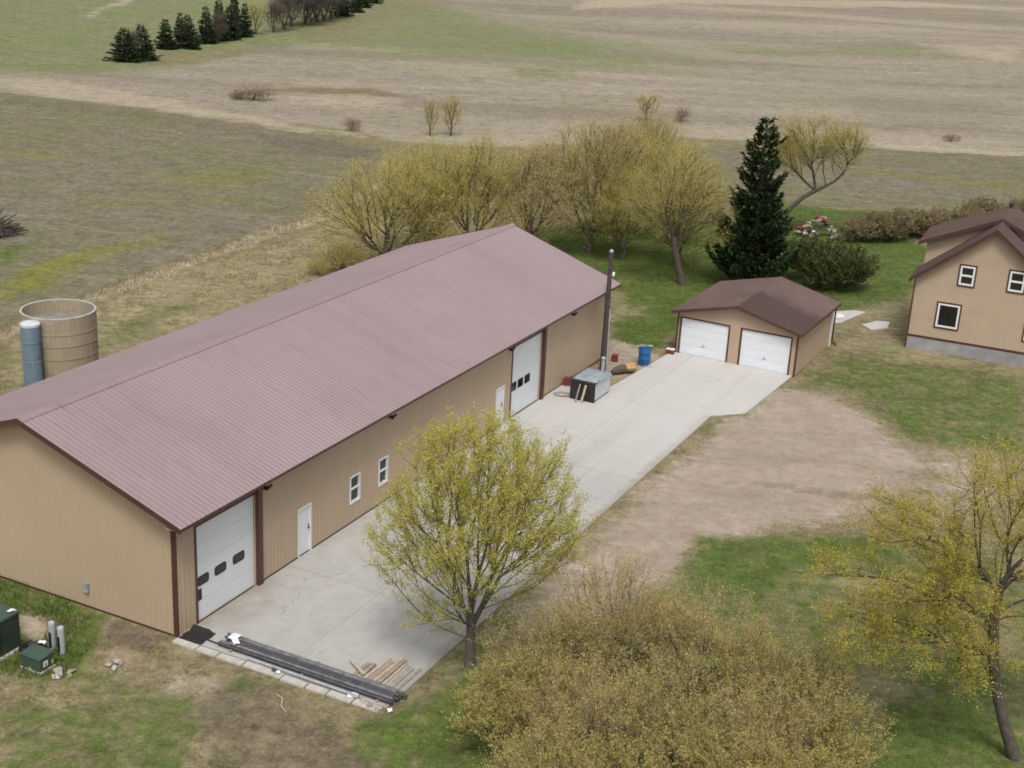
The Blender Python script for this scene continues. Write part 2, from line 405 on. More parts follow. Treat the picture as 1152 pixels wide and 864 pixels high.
# the cover of each patch of ground, as polygons in metres
DRIVE = [(2.58,47.71),(3.70,52.02),(10.13,65.21),(11.96,65.86),(14.75,71.07),(16.83,70.54),(18.32,66.43),(19.20,63.49),(19.78,60.73),(18.45,56.45),(16.55,54.34),(13.44,52.19),(10.26,50.81),(7.96,49.73),(6.64,47.08),(4.45,44.42),(1.22,41.57)]
FIELD = [(-86.83,170.85),(-60.90,159.96),(-42.78,153.88),(-27.52,146.46),(-17.32,140.65),(-14.13,136.38),(-12.77,120.00),(-16.64,107.03),(-21.91,93.06),(-26.33,81.23),(-29.26,72.96),(-31.34,65.30)]
FIELD2 = [(2.75,143.76),(36.41,153.18),(55.22,152.74),(79.73,152.91),(63.25,118.94),(45.91,124.84),(26.57,118.48),(8.39,112.56),(0.95,125.86)]
COVER = [   # (channel, polygon, softness, warp, amount)
 ('P', [(-94.01,164.02),(-66.86,176.10),(-55.42,183.13),(-50.32,200.40),(-39.35,233.77),(-23.20,250.70),(14.99,226.82),(98.34,281.97),(183.27,324.48),(76.78,129.46),(55.43,153.35),(36.68,154.42),(10.53,149.60),(-14.80,142.57),(-27.73,147.60),(-44.03,154.79),(-61.40,161.31),(-98.91,172.88)], 3, 8, 1.),
 ('P', [(-27.97,265.66),(-26.35,353.91),(-0.23,486.91),(544.11,1618.09),(1388.11,1439.84),(319.36,318.09),(77.50,219.50),(0.71,197.79)], 20, 20, 1.),
 ('V', [(-231.34,283.50),(-218.32,501.75),(-72.13,641.32),(-29.19,336.04),(-29.38,296.26),(-40.55,240.90),(-51.36,204.60),(-55.93,184.88),(-67.46,177.72),(-95.59,166.88)], 9, 10, 1.),
 ('V', [(-36.79,246.30),(-26.75,331.99),(7.64,287.16),(24.16,268.54),(25.37,245.44),(13.38,223.55),(-0.80,224.37),(-21.52,232.99)], 26, 16, 1.),
 ('V', [(-2.09,216.30),(10.40,219.72),(8.52,205.29),(-0.60,203.42)], 4, 6, .7),
 ('V', [(35.02,274.48),(72.28,285.70),(92.13,263.35),(88.77,253.28),(60.15,262.85),(32.72,255.14)], 9, 12, .55),
 ('F', FIELD, .8, 1.0, 1.), ('F', FIELD2, 1.2, 1.2, .8),
 ('Y', [(-30.14,118.82),(-24.13,123.92),(-22.32,118.58),(-27.47,114.06)], 5, 6, .6),
 ('Y', [(-38.02,109.76),(-29.21,109.24),(-22.78,113.08),(-23.34,108.68),(-34.41,105.19)], 3, 4, .55),
 ('Y', [(-32.00,81.73),(-30.42,88.73),(-27.07,97.25),(-25.85,95.33),(-28.11,83.36),(-30.44,77.52)], 2.2, 4, .8),
 ('Y', [(-48.75,127.09),(-39.00,127.71),(-38.24,122.43),(-46.46,120.88)], 4, 6, .5),
 ('G', [(-35.45,91.07),(-33.57,93.57),(-31.96,88.88),(-33.64,86.17)], 1.5, 2, .7),
 ('Y', [(31.55,139.06),(50.21,137.72),(48.90,133.79),(30.73,135.06)], 2, 4, .6),
 ('K', [(-27.56,141.77),(-14.24,137.37),(-13.83,129.64),(-22.23,131.88)], 2, 3, .6),
 ('K', [(-59.93,157.32),(-41.79,150.23),(-26.69,142.05),(-26.11,138.91),(-41.71,146.44),(-58.07,152.29)], 1.5, 2, .45),
 ('S', [(-32.68,171.25),(-19.56,176.51),(-13.31,169.27),(-16.01,163.78),(-31.34,166.99)], 2, 3, 0.),
 ('B', [(-34.10,175.73),(-20.31,183.20),(-12.73,175.87),(-17.22,175.76),(-32.46,173.00)], 2, 3, .7),
 ('T', [(-31.61,168.45),(-25.84,173.16),(-16.90,172.61),(-15.27,167.01),(-22.60,165.75),(-29.95,165.21)], 2.5, 6, .62),
 ('T', [(-70.41,170.88),(-56.41,171.62),(-40.78,161.80),(-25.02,148.53),(-15.87,143.91),(-15.62,141.75),(-27.41,145.89),(-43.86,154.17),(-61.65,161.99),(-68.40,163.23)], 1.2, 2, .6),
 ('T', [(13.98,368.88),(19.40,386.71),(160.36,467.87),(316.99,569.38),(285.99,512.61),(153.53,447.40),(26.73,353.48),(8.66,335.05)], 3, 5, .75),
 ('T', [(80.64,290.14),(101.77,292.26),(92.13,263.35),(82.32,270.76)], 4, 8, .7),
 ('T', [(-80.88,255.50),(-84.97,285.94),(-85.50,304.03),(-82.25,295.67),(-81.68,271.80),(-78.23,249.51)], 1.5, 2, .9),
 ('T', [(25.25,157.98),(37.23,156.96),(56.27,155.86),(55.63,153.97),(36.81,155.05),(24.88,155.41)], .7, 1, .8),
 ('K', [(45.30,206.38),(73.62,207.87),(61.38,171.19),(45.04,172.62),(39.97,186.13)], 6, 8, .35),
 # rough strip and pale lawn beside the crop field
 ('T', [(-14.24,137.37),(-12.77,120.00),(-16.54,106.40),(-21.80,92.57),(-26.21,80.85),(-29.02,72.34),(-28.45,70.82),(-25.25,79.46),(-20.79,90.80),(-14.92,104.89),(-11.59,119.93)], .5, .8, .75),
 ('K', [(-14.86,131.22),(-17.84,114.76),(-24.41,95.65),(-27.58,83.46),(-26.95,82.33),(-23.15,94.34),(-16.90,111.03),(-13.45,126.13)], .8, 1., .4),
 ('A', [(-11.83,122.30),(-14.83,104.28),(-20.68,90.34),(-25.14,79.10),(-29.02,68.57),(-26.37,59.73),(-23.62,62.58),(-22.08,68.99),(-13.51,86.97),(-10.46,96.12)], 1.5, 2, .8),
 ('G', [(-23.69,74.30),(-21.73,76.41),(-19.29,81.60),(-17.82,79.92),(-20.63,72.35),(-21.84,69.79)], 2, 3, .5),
 ('G', [(-28.79,71.72),(-26.44,69.00),(-24.46,63.73),(-25.67,62.26)], 1, 2, .6),
 # yard behind the shed
 ('G', [(-1.71,103.15),(4.57,108.33),(7.64,112.38),(17.86,111.52),(15.14,91.65),(12.25,87.75),(9.70,79.43),(8.06,75.70),(6.45,74.61),(5.81,76.99),(6.96,87.79),(1.04,98.67)], 1.0, 1.2, 1.),
 ('A', [(6.25,85.54),(9.08,85.05),(8.59,82.39),(6.60,81.64)], .8, 1, .55),
 ('D', [(5.53,77.81),(7.31,76.07),(8.48,74.63),(5.91,69.65),(5.10,68.82),(4.63,71.20)], .5, .6, .8),
 ('G', [(17.56,114.83),(24.82,119.51),(32.81,118.59),(31.51,99.94),(25.91,88.26),(20.93,84.29),(16.67,89.70)], 1.2, 1.5, .9),
 ('G', [(16.48,73.91),(18.55,78.01),(23.32,82.43),(23.67,78.39),(29.10,74.44),(24.95,62.00),(20.92,61.77),(19.58,64.14),(18.52,70.52),(15.14,70.56)], 1.4, 2.0, .60),
 ('A', [(21.90,87.50),(27.42,91.82),(23.85,80.16),(19.54,77.67),(19.08,79.32)], 1.2, 1.6, .55),
 ('A', [(21.88,79.81),(25.62,78.72),(25.89,75.95),(21.13,75.48)], 1., 1.2, .6),
 ('G', [(19.75,66.65),(21.71,67.99),(21.32,63.20),(19.50,62.94)], .8, 1., .9),
 ('D', DRIVE, 1.8, 2.4, 1.),
 ('D', [(18.89,64.04),(20.99,62.01),(24.73,60.33),(22.34,53.29),(19.08,53.76),(16.44,53.87)], 2.0, 2.4, .55),
 ('K', [(11.33,57.99),(15.56,56.85),(17.42,56.32),(16.83,55.48),(13.03,56.13),(10.97,56.93)], .35, .6, .5),
 ('D', [(14.65,70.48),(17.82,71.86),(19.51,66.61),(19.05,62.88),(15.69,63.57)], 1.6, 2., .45),
 # lawn in front on the right
 ('G', [(7.10,48.24),(8.42,50.59),(12.24,51.71),(16.11,52.52),(17.95,51.08),(20.89,49.84),(24.51,45.93),(16.66,27.40),(3.41,26.45),(-1.05,29.24),(-2.03,35.96),(-2.46,37.89),(-1.22,41.32),(1.22,42.17),(4.45,44.42)], 1.4, 1.8, .54),
 ('G', [(7.28,48.26),(8.42,50.59),(12.24,51.71),(16.03,52.17),(16.35,50.49),(14.00,49.66),(10.93,48.31),(8.57,46.23)], .9, 1.3, .86),
 ('G', [(13.94,43.51),(18.13,41.55),(16.05,35.31),(10.80,34.85),(12.63,39.89)], .9, 1.2, .85),
 ('A', [(12.78,48.90),(15.48,48.46),(15.97,46.36),(13.07,45.36)], .8, 1., .65),
 ('A', [(16.95,45.11),(19.64,46.07),(18.53,42.76),(16.71,43.18)], .6, .8, .5),
 ('A', [(12.12,40.94),(14.76,41.79),(14.60,40.08),(12.23,38.79)], .5, .8, .6),
 # front lawn on the left, dead grass patches and bare soil
 ('G', [(-19.47,45.15),(-16.98,44.59),(-14.57,43.11),(-13.11,41.88),(-12.88,39.54),(-14.06,37.79),(-15.89,38.14),(-17.54,37.97)], .5, .7, .8),
 ('G', [(-15.16,36.16),(-12.12,36.95),(-9.64,38.23),(-8.20,36.83),(-8.74,32.31),(-13.58,31.89)], .8, 1., .55),
 ('G', [(-14.06,37.79),(-11.80,38.82),(-7.29,37.93),(-7.56,36.40),(-12.51,36.42)], .6, .9, .42),
 ('G', [(-4.29,36.61),(-2.46,37.89),(-1.16,40.17),(0.20,34.35),(-1.79,32.91),(-3.96,33.98)], .4, .7, .72),
 ('K', [(-13.62,41.82),(-12.63,41.80),(-11.10,40.88),(-11.66,39.89),(-12.95,40.57)], .3, .5, .95),
 ('D', [(-16.74,42.11),(-15.35,41.64),(-14.98,40.35),(-15.93,40.67)], .3, .4, .8),
 ('D', [(-13.19,40.08),(-12.36,40.28),(-11.79,38.76),(-12.75,38.88)], .25, .4, .6),
 ('K', [(-9.08,38.28),(-7.34,38.19),(-4.24,36.23),(-3.18,34.05),(-7.69,33.22),(-9.28,36.73)], .6, 1.0, .6),
 ('D', [(-10.59,39.77),(-6.41,37.76),(-6.20,36.53),(-9.40,37.22)], .6, .9, .45),
 ('G', [(-8.63,38.86),(-7.69,38.53),(-7.61,37.39),(-8.49,37.56)], .3, .5, .7),
]
CH = 'GDKFYPVATB'
Wt = {c: np.zeros(NV) for c in CH}
for k, (c, poly, soft, warp, amt) in enumerate(COVER):
    if c not in Wt or not amt: continue
    lw = layer(gvx, gvy, poly, soft, warp, 7*k+3, amt)
    if c in 'GDA':                      # opaque covers push the earlier near covers out
        for q in 'GDA':
            if q != c: Wt[q] *= 1-lw
    Wt[c] = np.maximum(Wt[c], lw)
drive_sd = sdist(DRIVE, gvx+fbm(gvx,gvy,4.,9)*1.2, gvy+fbm(gvx,gvy,4.,10)*1.2)
field_sd = np.maximum(sdist(FIELD, gvx+fbm(gvx,gvy,3,9), gvy), sdist(FIELD2, gvx, gvy+fbm(gvx,gvy,3,9)))
gvz = hgt(gvx, gvy)
near = (gvy > 25) & (gvy < 130) & (np.abs(gvx) < 60)
# shallow unevenness of the turf, level where the slab and the buildings stand
SLAB = [bw(0,0)[:2], bw(8.32,0)[:2], bw(8.32,31.1)[:2], bw(9.7,32.5)[:2], bw(10.05,40.2)[:2], bw(9.4,47)[:2], bw(2.6,47)[:2], bw(2.3,31.8)[:2], bw(0,36.3)[:2], bw(-12.6,36.3)[:2], bw(-12.6,0)[:2]]
away = np.clip(-sdist(SLAB, gvx, gvy)/1.2, 0, 1)
gvz = gvz + near*away*(fbm(gvx, gvy, 2.2, 5)*.05)

def ground_mat():
    t = NT('ground_cover'); o = t.pos()
    a = t.attr('cover_a'); b = t.attr('cover_b'); c2 = t.attr('cover_c')
    sa = t.n('ShaderNodeSeparateColor'); t.put(sa.inputs[0], a.outputs['Color'])
    sb = t.n('ShaderNodeSeparateColor'); t.put(sb.inputs[0], b.outputs['Color'])
    sc = t.n('ShaderNodeSeparateColor'); t.put(sc.inputs[0], c2.outputs['Color'])
    G, D, K, F = sa.outputs[0], sa.outputs[1], sa.outputs[2], a.outputs['Alpha']
    Y, P, V, A = sb.outputs[0], sb.outputs[1], sb.outputs[2], b.outputs['Alpha']
    T, B = sc.outputs[0], sc.outputs[1]
    big = t.noise(o, .045, 6, .6); mid = t.noise(o, .35, 7, .62); sm = t.noise(o, 1.6, 7, .65); fine = t.noise(o, 7, 6, .7); vf = t.noise(o, 28, 3)
    # far covers lie in streaks along the slope
    st = t.noise(t.mapping(o, (.45,1.,1.), (0,0,R(6))), .16, 7, .62)
    st2 = t.noise(t.mapping(o, (.40,1.,1.), (0,0,R(-8))), .6, 6, .65)
    # rough lawn: olive and straw mixed
    gt = t.noise(o, .75, 8, .68); c = t.mix(t.rng(gt,.40,.60), (.105,.112,.040), (.235,.192,.115))
    c = t.mix(t.rng(fine,.43,.60,0,.75), c, (.285,.235,.15)); c = t.mix(t.rng(vf,.52,.66,0,.4), c, (.085,.085,.035))
    c = t.mix(t.rng(mid,.48,.66,0,.6), c, (.19,.150,.095)); c = t.mix(t.rng(sm,.56,.68,0,.7), c, (.095,.118,.030))
    # pale dead-grass lawn
    pale = t.mix(t.rng(sm,.3,.7), (.185,.165,.085), (.31,.26,.16)); pale = t.mix(t.rng(mid,.5,.75,0,.6), pale, (.15,.17,.055))
    c = t.mix(t.brk(A, sm, .9, 2.), c, pale)
    # meadow of dead grass
    mead = t.mix(t.rng(t.math('MULTIPLY_ADD',mid,.5,t.math('MULTIPLY',st,.5)),.36,.62), (.200,.168,.125), (.322,.275,.208)); mead = t.mix(t.rng(st2,.42,.72,0,.6), mead, (.185,.160,.125))
    mead = t.mix(t.rng(big,.48,.68,0,.45), mead, (.185,.185,.085)); mead = t.mix(t.rng(sm,.4,.65,0,.5), mead, (.35,.312,.25)); mead = t.mix(t.rng(gt,.5,.66,0,.55), mead, (.165,.145,.108))
    bnd = t.noise(t.mapping(o, (.16,1.,1.), (0,0,R(4))), .055, 6, .6)
    mead = t.mix(t.rng(bnd,.50,.62,0,.55), mead, (.185,.150,.122)); mead = t.mix(t.rng(bnd,.36,.46,.5,0), mead, (.36,.31,.235))
    c = t.mix(t.brk(P, st, .5, 2.5), c, mead)
    # far green pasture, its colour greyed partly to stand in for distance haze
    gf = t.mix(t.rng(st,.3,.7), (.145,.170,.072), (.20,.215,.105)); gf = t.mix(t.rng(big,.42,.62,0,.6), gf, (.195,.185,.115)); gf = t.mix(t.rng(gt,.46,.66,0,.5), gf, (.115,.15,.05)); gf = t.mix(t.rng(st2,.5,.75,0,.5), gf, (.235,.215,.135))
    c = t.mix(t.brk(V, t.rng(t.math('MULTIPLY_ADD',mid,.5,t.math('MULTIPLY',st,.5)),.36,.64), 1.1, 1.5), c, gf)
    # tilled field with stubble rows
    rot = t.mapping(o, (1,1,1), (0,0,R(23.5)))
    rows = t.wave(rot, .42, 2.5, .6, 'Y'); trk = t.noise(t.mapping(rot, (.05,1.,1.)), .9, 5, .6)
    f = t.mix(t.rng(st2,.35,.7), (.138,.121,.084), (.192,.170,.125))
    f = t.mix(t.rng(trk,.42,.68,0,.55), f, (.225,.192,.145)); f = t.mix(t.math('MULTIPLY', rows, .26), f, (.105,.085,.058))
    f = t.mix(t.rng(sm,.45,.68,0,.6), f, (.27,.228,.168)); f = t.mix(t.rng(fine,.5,.72,0,.5), f, (.095,.078,.055)); f = t.mix(t.rng(gt,.50,.62,0,.5), f, (.235,.20,.15)); f = t.mix(t.rng(t.noise(o,3.2,5,.7),.5,.62,0,.45), f, (.115,.096,.070)); f = t.mix(t.rng(t.math('MULTIPLY_ADD',mid,.4,t.math('MULTIPLY',big,.6)),.42,.62,0,.75), f, (.145,.142,.060))
    ry = t.n('ShaderNodeSeparateXYZ'); t.put(ry.inputs[0], rot)
    wy = t.math('ADD', ry.outputs[1], t.math('MULTIPLY', t.noise(t.mapping(rot,(.03,.1,1)), 1., 3), 9.))
    fr1 = t.math('FRACT', t.math('MULTIPLY', wy, 1/9.5)); tl = t.math('MAXIMUM', t.math('LESS_THAN', t.math('ABSOLUTE', t.math('SUBTRACT', fr1, .40)), .022), t.math('LESS_THAN', t.math('ABSOLUTE', t.math('SUBTRACT', fr1, .61)), .022))
    f = t.mix(t.math('MULTIPLY', tl, t.rng(mid,.4,.6,.05,.42)), f, (.265,.23,.178))
    c = t.mix(t.brk(F, sm, .5, 4), c, f)
    # red-brown weeds, pale reed bed and track edges, yellow-green weeds
    c = t.mix(t.math('MULTIPLY', t.brk(B, st2, .8, 2.5), .75), c, (.155,.115,.058))
    c = t.mix(t.math('MULTIPLY', t.brk(T, t.math('MULTIPLY_ADD',mid,.5,t.math('MULTIPLY',st2,.5)), 1.8, 2.0), .7), c, t.mix(sm, (.34,.285,.205), (.43,.365,.265)))
    c = t.mix(t.math('MULTIPLY', t.brk(Y, st2, .8, 1.8), .8), c, t.mix(sm, (.135,.135,.020), (.215,.205,.035)))
    # lush lawn
    gr = t.mix(t.rng(sm,.3,.7), (.055,.088,.018), (.098,.138,.032)); gr = t.mix(t.rng(vf,.48,.64,0,.45), gr, (.045,.07,.014)); gr = t.mix(t.rng(fine,.48,.64,0,.6), gr, (.145,.165,.055))
    gr = t.mix(t.rng(mid,.54,.74,0,.4), gr, (.175,.160,.080)); gr = t.mix(t.rng(gt,.57,.72,0,.5), gr, (.20,.185,.095))
    gn = t.math('ADD', t.math('MULTIPLY', fine, .25), t.math('MULTIPLY_ADD', sm, .35, t.math('MULTIPLY', gt, .40)))
    c = t.mix(t.brk(G, t.rng(gn,.36,.64), 1.35, 2.0), c, gr)
    # dirt and gravel
    d = t.mix(t.rng(mid,.3,.7), (.275,.225,.173), (.350,.295,.236)); d = t.mix(t.rng(gt,.48,.68,0,.6), d, (.255,.200,.150)); d = t.mix(t.rng(sm,.52,.7,0,.5), d, (.40,.345,.275)); d = t.mix(t.rng(t.noise(t.mapping(o,(.25,1,1),(0,0,R(48))),.55,6,.62),.50,.68,0,.45), d, (.205,.168,.130))
    d = t.mix(t.rng(vf,.45,.75,0,.4), d, (.47,.39,.31)); d = t.mix(t.rng(fine,.5,.8,0,.4), d, (.215,.172,.13))
    c = t.mix(t.brk(D, t.rng(t.math('ADD', t.math('MULTIPLY', fine, .3), t.math('MULTIPLY_ADD', sm, .35, t.math('MULTIPLY', mid, .35))),.36,.64), .95, 2.2), c, d)
    # bare dark soil
    k = t.mix(t.rng(fine,.35,.7), (.095,.072,.056), (.165,.130,.102))
    c = t.mix(t.math('MULTIPLY', t.brk(K, t.math('MULTIPLY_ADD', fine, .5, t.math('MULTIPLY', sm, .5)), 1.7, 2.0), .8), c, k)
    # broken light and dark grain of stalks, clods and tufts
    g1 = t.noise(o, 2.1, 8, .72); g2 = t.noise(o, 9., 5, .7); g3 = t.noise(o, .55, 8, .7)
    gr1 = t.n('ShaderNodeCombineColor'); k1 = t.math('MULTIPLY', t.math('MULTIPLY', t.rng(g1,.34,.66,.68,1.32), t.rng(g2,.32,.68,.78,1.22)), t.rng(g3,.36,.64,.84,1.16))
    for q in range(3): t.put(gr1.inputs[q], k1)
    c = t.mix(t.math('MULTIPLY_ADD', P, -.3, t.math('MULTIPLY_ADD', D, -.62, 1.)), c, gr1.outputs[0], 'MULTIPLY')
    hgtn = t.math('ADD', t.math('MULTIPLY', fine, .6), t.math('MULTIPLY', vf, .4))
    return t.bsdf(c, .95, t.bump(hgtn, .55, .06), 0, .1)
M['ground'] = ground_mat()
nx, ny = len(gx), len(gy)
idx = np.arange(NV).reshape(ny, nx)
quads = np.stack([idx[:-1,:-1], idx[:-1,1:], idx[1:,1:], idx[1:,:-1]], -1).reshape(-1, 4)
fd = drive_sd[quads].mean(1) > 0; ff = (field_sd[quads].mean(1) > 0) & ~fd
mead_m = ((Wt['P']+Wt['V'])[quads].mean(1) > .5) & ~fd & ~ff
def ground_part(name, mask):
    q = quads[mask]; u, inv = np.unique(q, return_inverse=True)
    o = np_mesh(name, np.stack([gvx[u], gvy[u], gvz[u]], 1), inv.reshape(-1, 4), 'ground')
    me = o.data; me.shade_smooth()
    for nm, chs in (('cover_a','GDKF'),('cover_b','YPVA'),('cover_c','TB')):
        at = me.attributes.new(nm, 'FLOAT_COLOR', 'POINT')
        arr = np.zeros((len(u), 4), np.float32); arr[:,3] = 1
        for i, c in enumerate(chs): arr[:,i] = Wt[c][u]
        at.data.foreach_set('color', arr.ravel())
    return tag(o, kind='structure')
ground_part('ground', ~fd & ~ff & ~mead_m); ground_part('dirt_driveway', fd); ground_part('crop_field', ff); ground_part('meadow', mead_m)

# ------------------------------------------------------------------ concrete apron: an older pour by the shed, a newer one by the garage
def slab(name, poly, m, z1=.05):
    o = MB().prism([bw(*p)[:2] for p in poly], -.25, z1).build(name, m, bevel=.012)
    return tag(o, kind='structure')
sl = slab('concrete_apron', [(.0,-.02),(8.32,-.02),(8.32,6.2),(8.32,12.4),(8.32,18.6),(8.32,21.3),(0,21.3)], 'conc_old')
slab('concrete_driveway', [(0,21.32),(8.32,21.32),(8.32,31.1),(9.7,32.5),(10.05,39.9),(2.9,40.2),(2.3,31.8),(0,31.9)], 'conc_new')
# ------------------------------------------------------------------ machine shed
def ribbed(mb, a, b, z0, ztop, nrm, pitch=.23, h=.013, z0f=None):
    """ribbed sheet from a to b (2-D), z0 up to ztop(s), ribs standing out along nrm"""
    a = Vector(a); b = Vector(b); L = (b-a).length; d = (b-a)/L; n = Vector(nrm)
    st = [(0,0)]; k = pitch*.5
    while k+.04 < L:
        if k-.04 > 0: st += [(k-.032,0),(k-.016,h),(k+.016,h),(k+.032,0)]
        k += pitch
    st.append((L,0)); vs = []
    for s, o in st:
        p = a+d*s+n*o; vs += [(p.x,p.y,z0),(p.x,p.y,ztop(p))]
    return mb.add(vs, [(2*i,2*i+2,2*i+3,2*i+1) for i in range(len(st)-1)])

BL, BW = 36.32, 12.575
ZR, ZE, OVE, OVG = 6.752, 4.411, .647, .482
def rz(x): return ZR-(ZR-ZE)*abs(x+BW/2)/(BW/2+OVE)
shed = empty('machine_shed', (BORG[0],BORG[1],0), BYAW, 'long tan metal shed with burgundy roof and two tall white doors beside the concrete', 'shed')
ZD, ZM, ZW0, ZW1 = 3.73, 2.06, .90, 2.10
OPEN = [(1.03,4.33,0,ZD),(6.97,7.84,0,ZM),(10.53,11.29,ZW0,ZW1),(12.69,13.42,ZW0,ZW1),(23.26,24.09,0,ZM),(24.85,28.15,0,ZD)]
mb = MB(); x = 0.
top = lambda p: rz(p.x)-.06
for u0, u1, z0, z1 in OPEN:
    ribbed(mb, (0,x), (0,u0), 0, top, (1,0)); ribbed(mb, (0,u0), (0,u1), z1, top, (1,0), h=.016)
    if z0 > 0: ribbed(mb, (0,u0), (0,u1), 0, lambda p: ZW0, (1,0))
    mb.add([(0,u0,z0),(-.14,u0,z0),(-.14,u0,z1),(0,u0,z1)], [(0,1,2,3)]); mb.add([(0,u1,z0),(-.14,u1,z0),(-.14,u1,z1),(0,u1,z1)], [(0,1,2,3)])
    mb.add([(0,u0,z1),(-.14,u0,z1),(-.14,u1,z1),(0,u1,z1)], [(0,1,2,3)])
    if z0 > 0: mb.add([(0,u0,z0),(-.14,u0,z0),(-.14,u1,z0),(0,u1,z0)], [(0,1,2,3)])
    x = u1
ribbed(mb, (0,x), (0,BL), 0, top, (1,0)); ribbed(mb, (-BW,0), (-BW,BL), 0, top, (-1,0))
for yy, ny_ in ((0,-1),(BL,1)):
    ribbed(mb, (-BW,yy), (-BW/2,yy), 0, top, (0,ny_)); ribbed(mb, (-BW/2,yy), (0,yy), 0, top, (0,ny_))
mb.build('wall', 'siding', shed)
# roof: ribbed sheets with a flat underside and closed edges
def metal_roof(mb, xe, xr, y0, y1, pitch=.23, h=.016):
    st = [(y0,0)]; k = y0+pitch*.5
    while k+.05 < y1: st += [(k-.04,0),(k-.018,h),(k+.018,h),(k+.04,0)]; k += pitch
    st.append((y1,0)); vs = []
    for y, o in st: vs += [(xr,y,rz(xr)+o),(xe,y,rz(xe)+o),(xr,y,rz(xr)-.05),(xe,y,rz(xe)-.05)]
    fs = []
    for i in range(len(st)-1):
        a, b = 4*i, 4*i+4
        fs += [(a,a+1,b+1,b),(a+2,b+2,b+3,a+3),(a+1,a+3,b+3,b+1)]
    n = 4*(len(st)-1); fs += [(0,2,3,1),(n,n+1,n+3,n+2)]
    return mb.add(vs, fs)
for xe in (OVE, -BW-OVE):
    metal_roof(MB(), xe, -BW/2, -OVG, BL+OVG).build('roof', 'roof_metal', shed)
mb = MB(); c = -BW/2
prof = [(-.24,rz(c-.24)+.034),(-.05,ZR+.045),(.05,ZR+.045),(.24,rz(c+.24)+.034)]
vs = [(c+a,y,z) for y in (-OVG-.01,BL+OVG+.01) for a, z in prof]+[(c+a,y,z-.02) for y in (-OVG-.01,BL+OVG+.01) for a, z in prof]
mb.add(vs, [(i,i+1,i+5,i+4) for i in range(3)]+[(8+i,12+i,13+i,9+i) for i in range(3)]+[(i,8+i,9+i,i+1) for i in range(3)]+[(4+i,5+i,13+i,12+i) for i in range(3)]+[(0,4,12,8),(3,11,15,7)])
mb.build('ridge_cap', 'roof_metal', shed)
for y0, y1 in ((-OVG-.03,-OVG-.003),(BL+OVG+.003,BL+OVG+.03)):
    mb = MB()
    for sx in (1,-1):
        xa, xb = c, c+sx*(BW/2+OVE)
        pts = [(xa,rz(xa)-.17),(xb,rz(xb)-.17),(xb,rz(xb)+.028),(xa,rz(xa)+.028)]
        mb.add([(p[0],y0,p[1]) for p in pts]+[(p[0],y1,p[1]) for p in pts], [(0,1,2,3),(7,6,5,4),(0,4,5,1),(2,6,7,3),(1,5,6,2)])
    mb.build('rake_trim', 'trim', shed)
for xe in (OVE+.012, -BW-OVE-.012):
    s = 1 if xe > 0 else -1
    MB().box(min(xe,xe-s*.01), max(xe,xe-s*.01), -OVG, BL+OVG, ZE-.11, ZE-.008).build('eave_trim', 'trim', shed)
# soffits close the overhang between wall and eave
for s in (1,-1):
    xa, xb = (0.02, OVE-.01) if s > 0 else (-BW-OVE+.01, -BW-.02)
    MB().box(xa, xb, -OVG+.01, BL+OVG-.01, ZE-.125, ZE-.10).build('soffit', 'siding', shed)
for (x0,x1,y0,y1) in ((-.17,.024,-.026,-.001),(-BW-.024,-BW+.17,-.026,-.001),(.0,.026,BL-.14,BL+.024),(-BW-.026,-BW,BL-.14,BL+.024)):
    MB().box(x0, x1, y0, y1, 0, rz(-.08)-.1).build('corner_trim', 'trim', shed)
MB().box(.0,.026,-.02,.03,.05,ZE-.13).build('corner_trim', 'trim', shed)
for u0, u1, z0, z1 in [(4.62,6.93,.05,.10),(7.88,23.2,.05,.10),(28.5,36.15,.05,.10)]:
    MB().box(.0,.03,u0,u1,z0,z1).build('base_trim', 'trim', shed)
MB().box(-BW+.2,-.2,-.03,0,.0,.07).build('base_trim', 'trim', shed)

def rrect(y0, y1, z0, z1, r, n=4):
    pts = []
    for cy, cz, a0 in ((y1-r,z1-r,0),(y0+r,z1-r,90),(y0+r,z0+r,180),(y1-r,z0+r,270)):
        for k in range(n+1):
            a = R(a0+90*k/n); pts.append((cy+r*math.cos(a), cz+r*math.sin(a)))
    return pts
def plate(mb, pts, x0, x1):
    n = len(pts)
    return mb.add([(x0,y,z) for y, z in pts]+[(x1,y,z) for y, z in pts],
                  [tuple(range(n,2*n)), tuple(range(n))[::-1]]+[(i,(i+1)%n,n+(i+1)%n,n+i) for i in range(n)])
def overhead_door(u0, u1, wins, extra, lab, rounded=True):
    d = MB(); nsec = 5; hs = (ZD-.08)/nsec
    for k in range(nsec):
        d.box(-.11,-.062, u0+.03, u1-.03, .08+k*hs+.004, .08+(k+1)*hs-.004)
    d.box(-.125,-.085, u0+.02, u1-.02, .07, ZD)
    door = d.build('overhead_door', 'white_door', shed)
    MB().box(-.115,-.06,u0+.03,u1-.03,.052,.082).build('bottom_seal', 'seal', door)
    for a, b, z0, z1 in wins:
        wn = plate(MB(), rrect(a-.035,b+.035,z0-.035,z1+.035,.11 if rounded else .05), -.062, -.05).build('window', 'black_plastic', door)
        plate(MB(), rrect(a+.02,b-.02,z0+.02,z1-.02,.08 if rounded else .03), -.05, -.044).build('pane', 'glass', wn)
    for a, b, z0, z1 in extra:
        plate(MB(), rrect(a,b,z0,z1,.03), -.062, -.046).build('vent_panel', 'black_plastic', door)
    tr = MB(); tr.box(-.06,.03,u0-.07,u0+.02,.05,ZD+.07)
    tr.box(-.06,.03,u0+.021,u1+.02,ZD-.01,ZD+.07)
    tr.build('door_trim', 'trim', shed)
    MB().box(-.06,.14,u1+.021,u1+.29,.05,ZD+.32).build('door_jamb', 'trim', shed, bevel=.008)
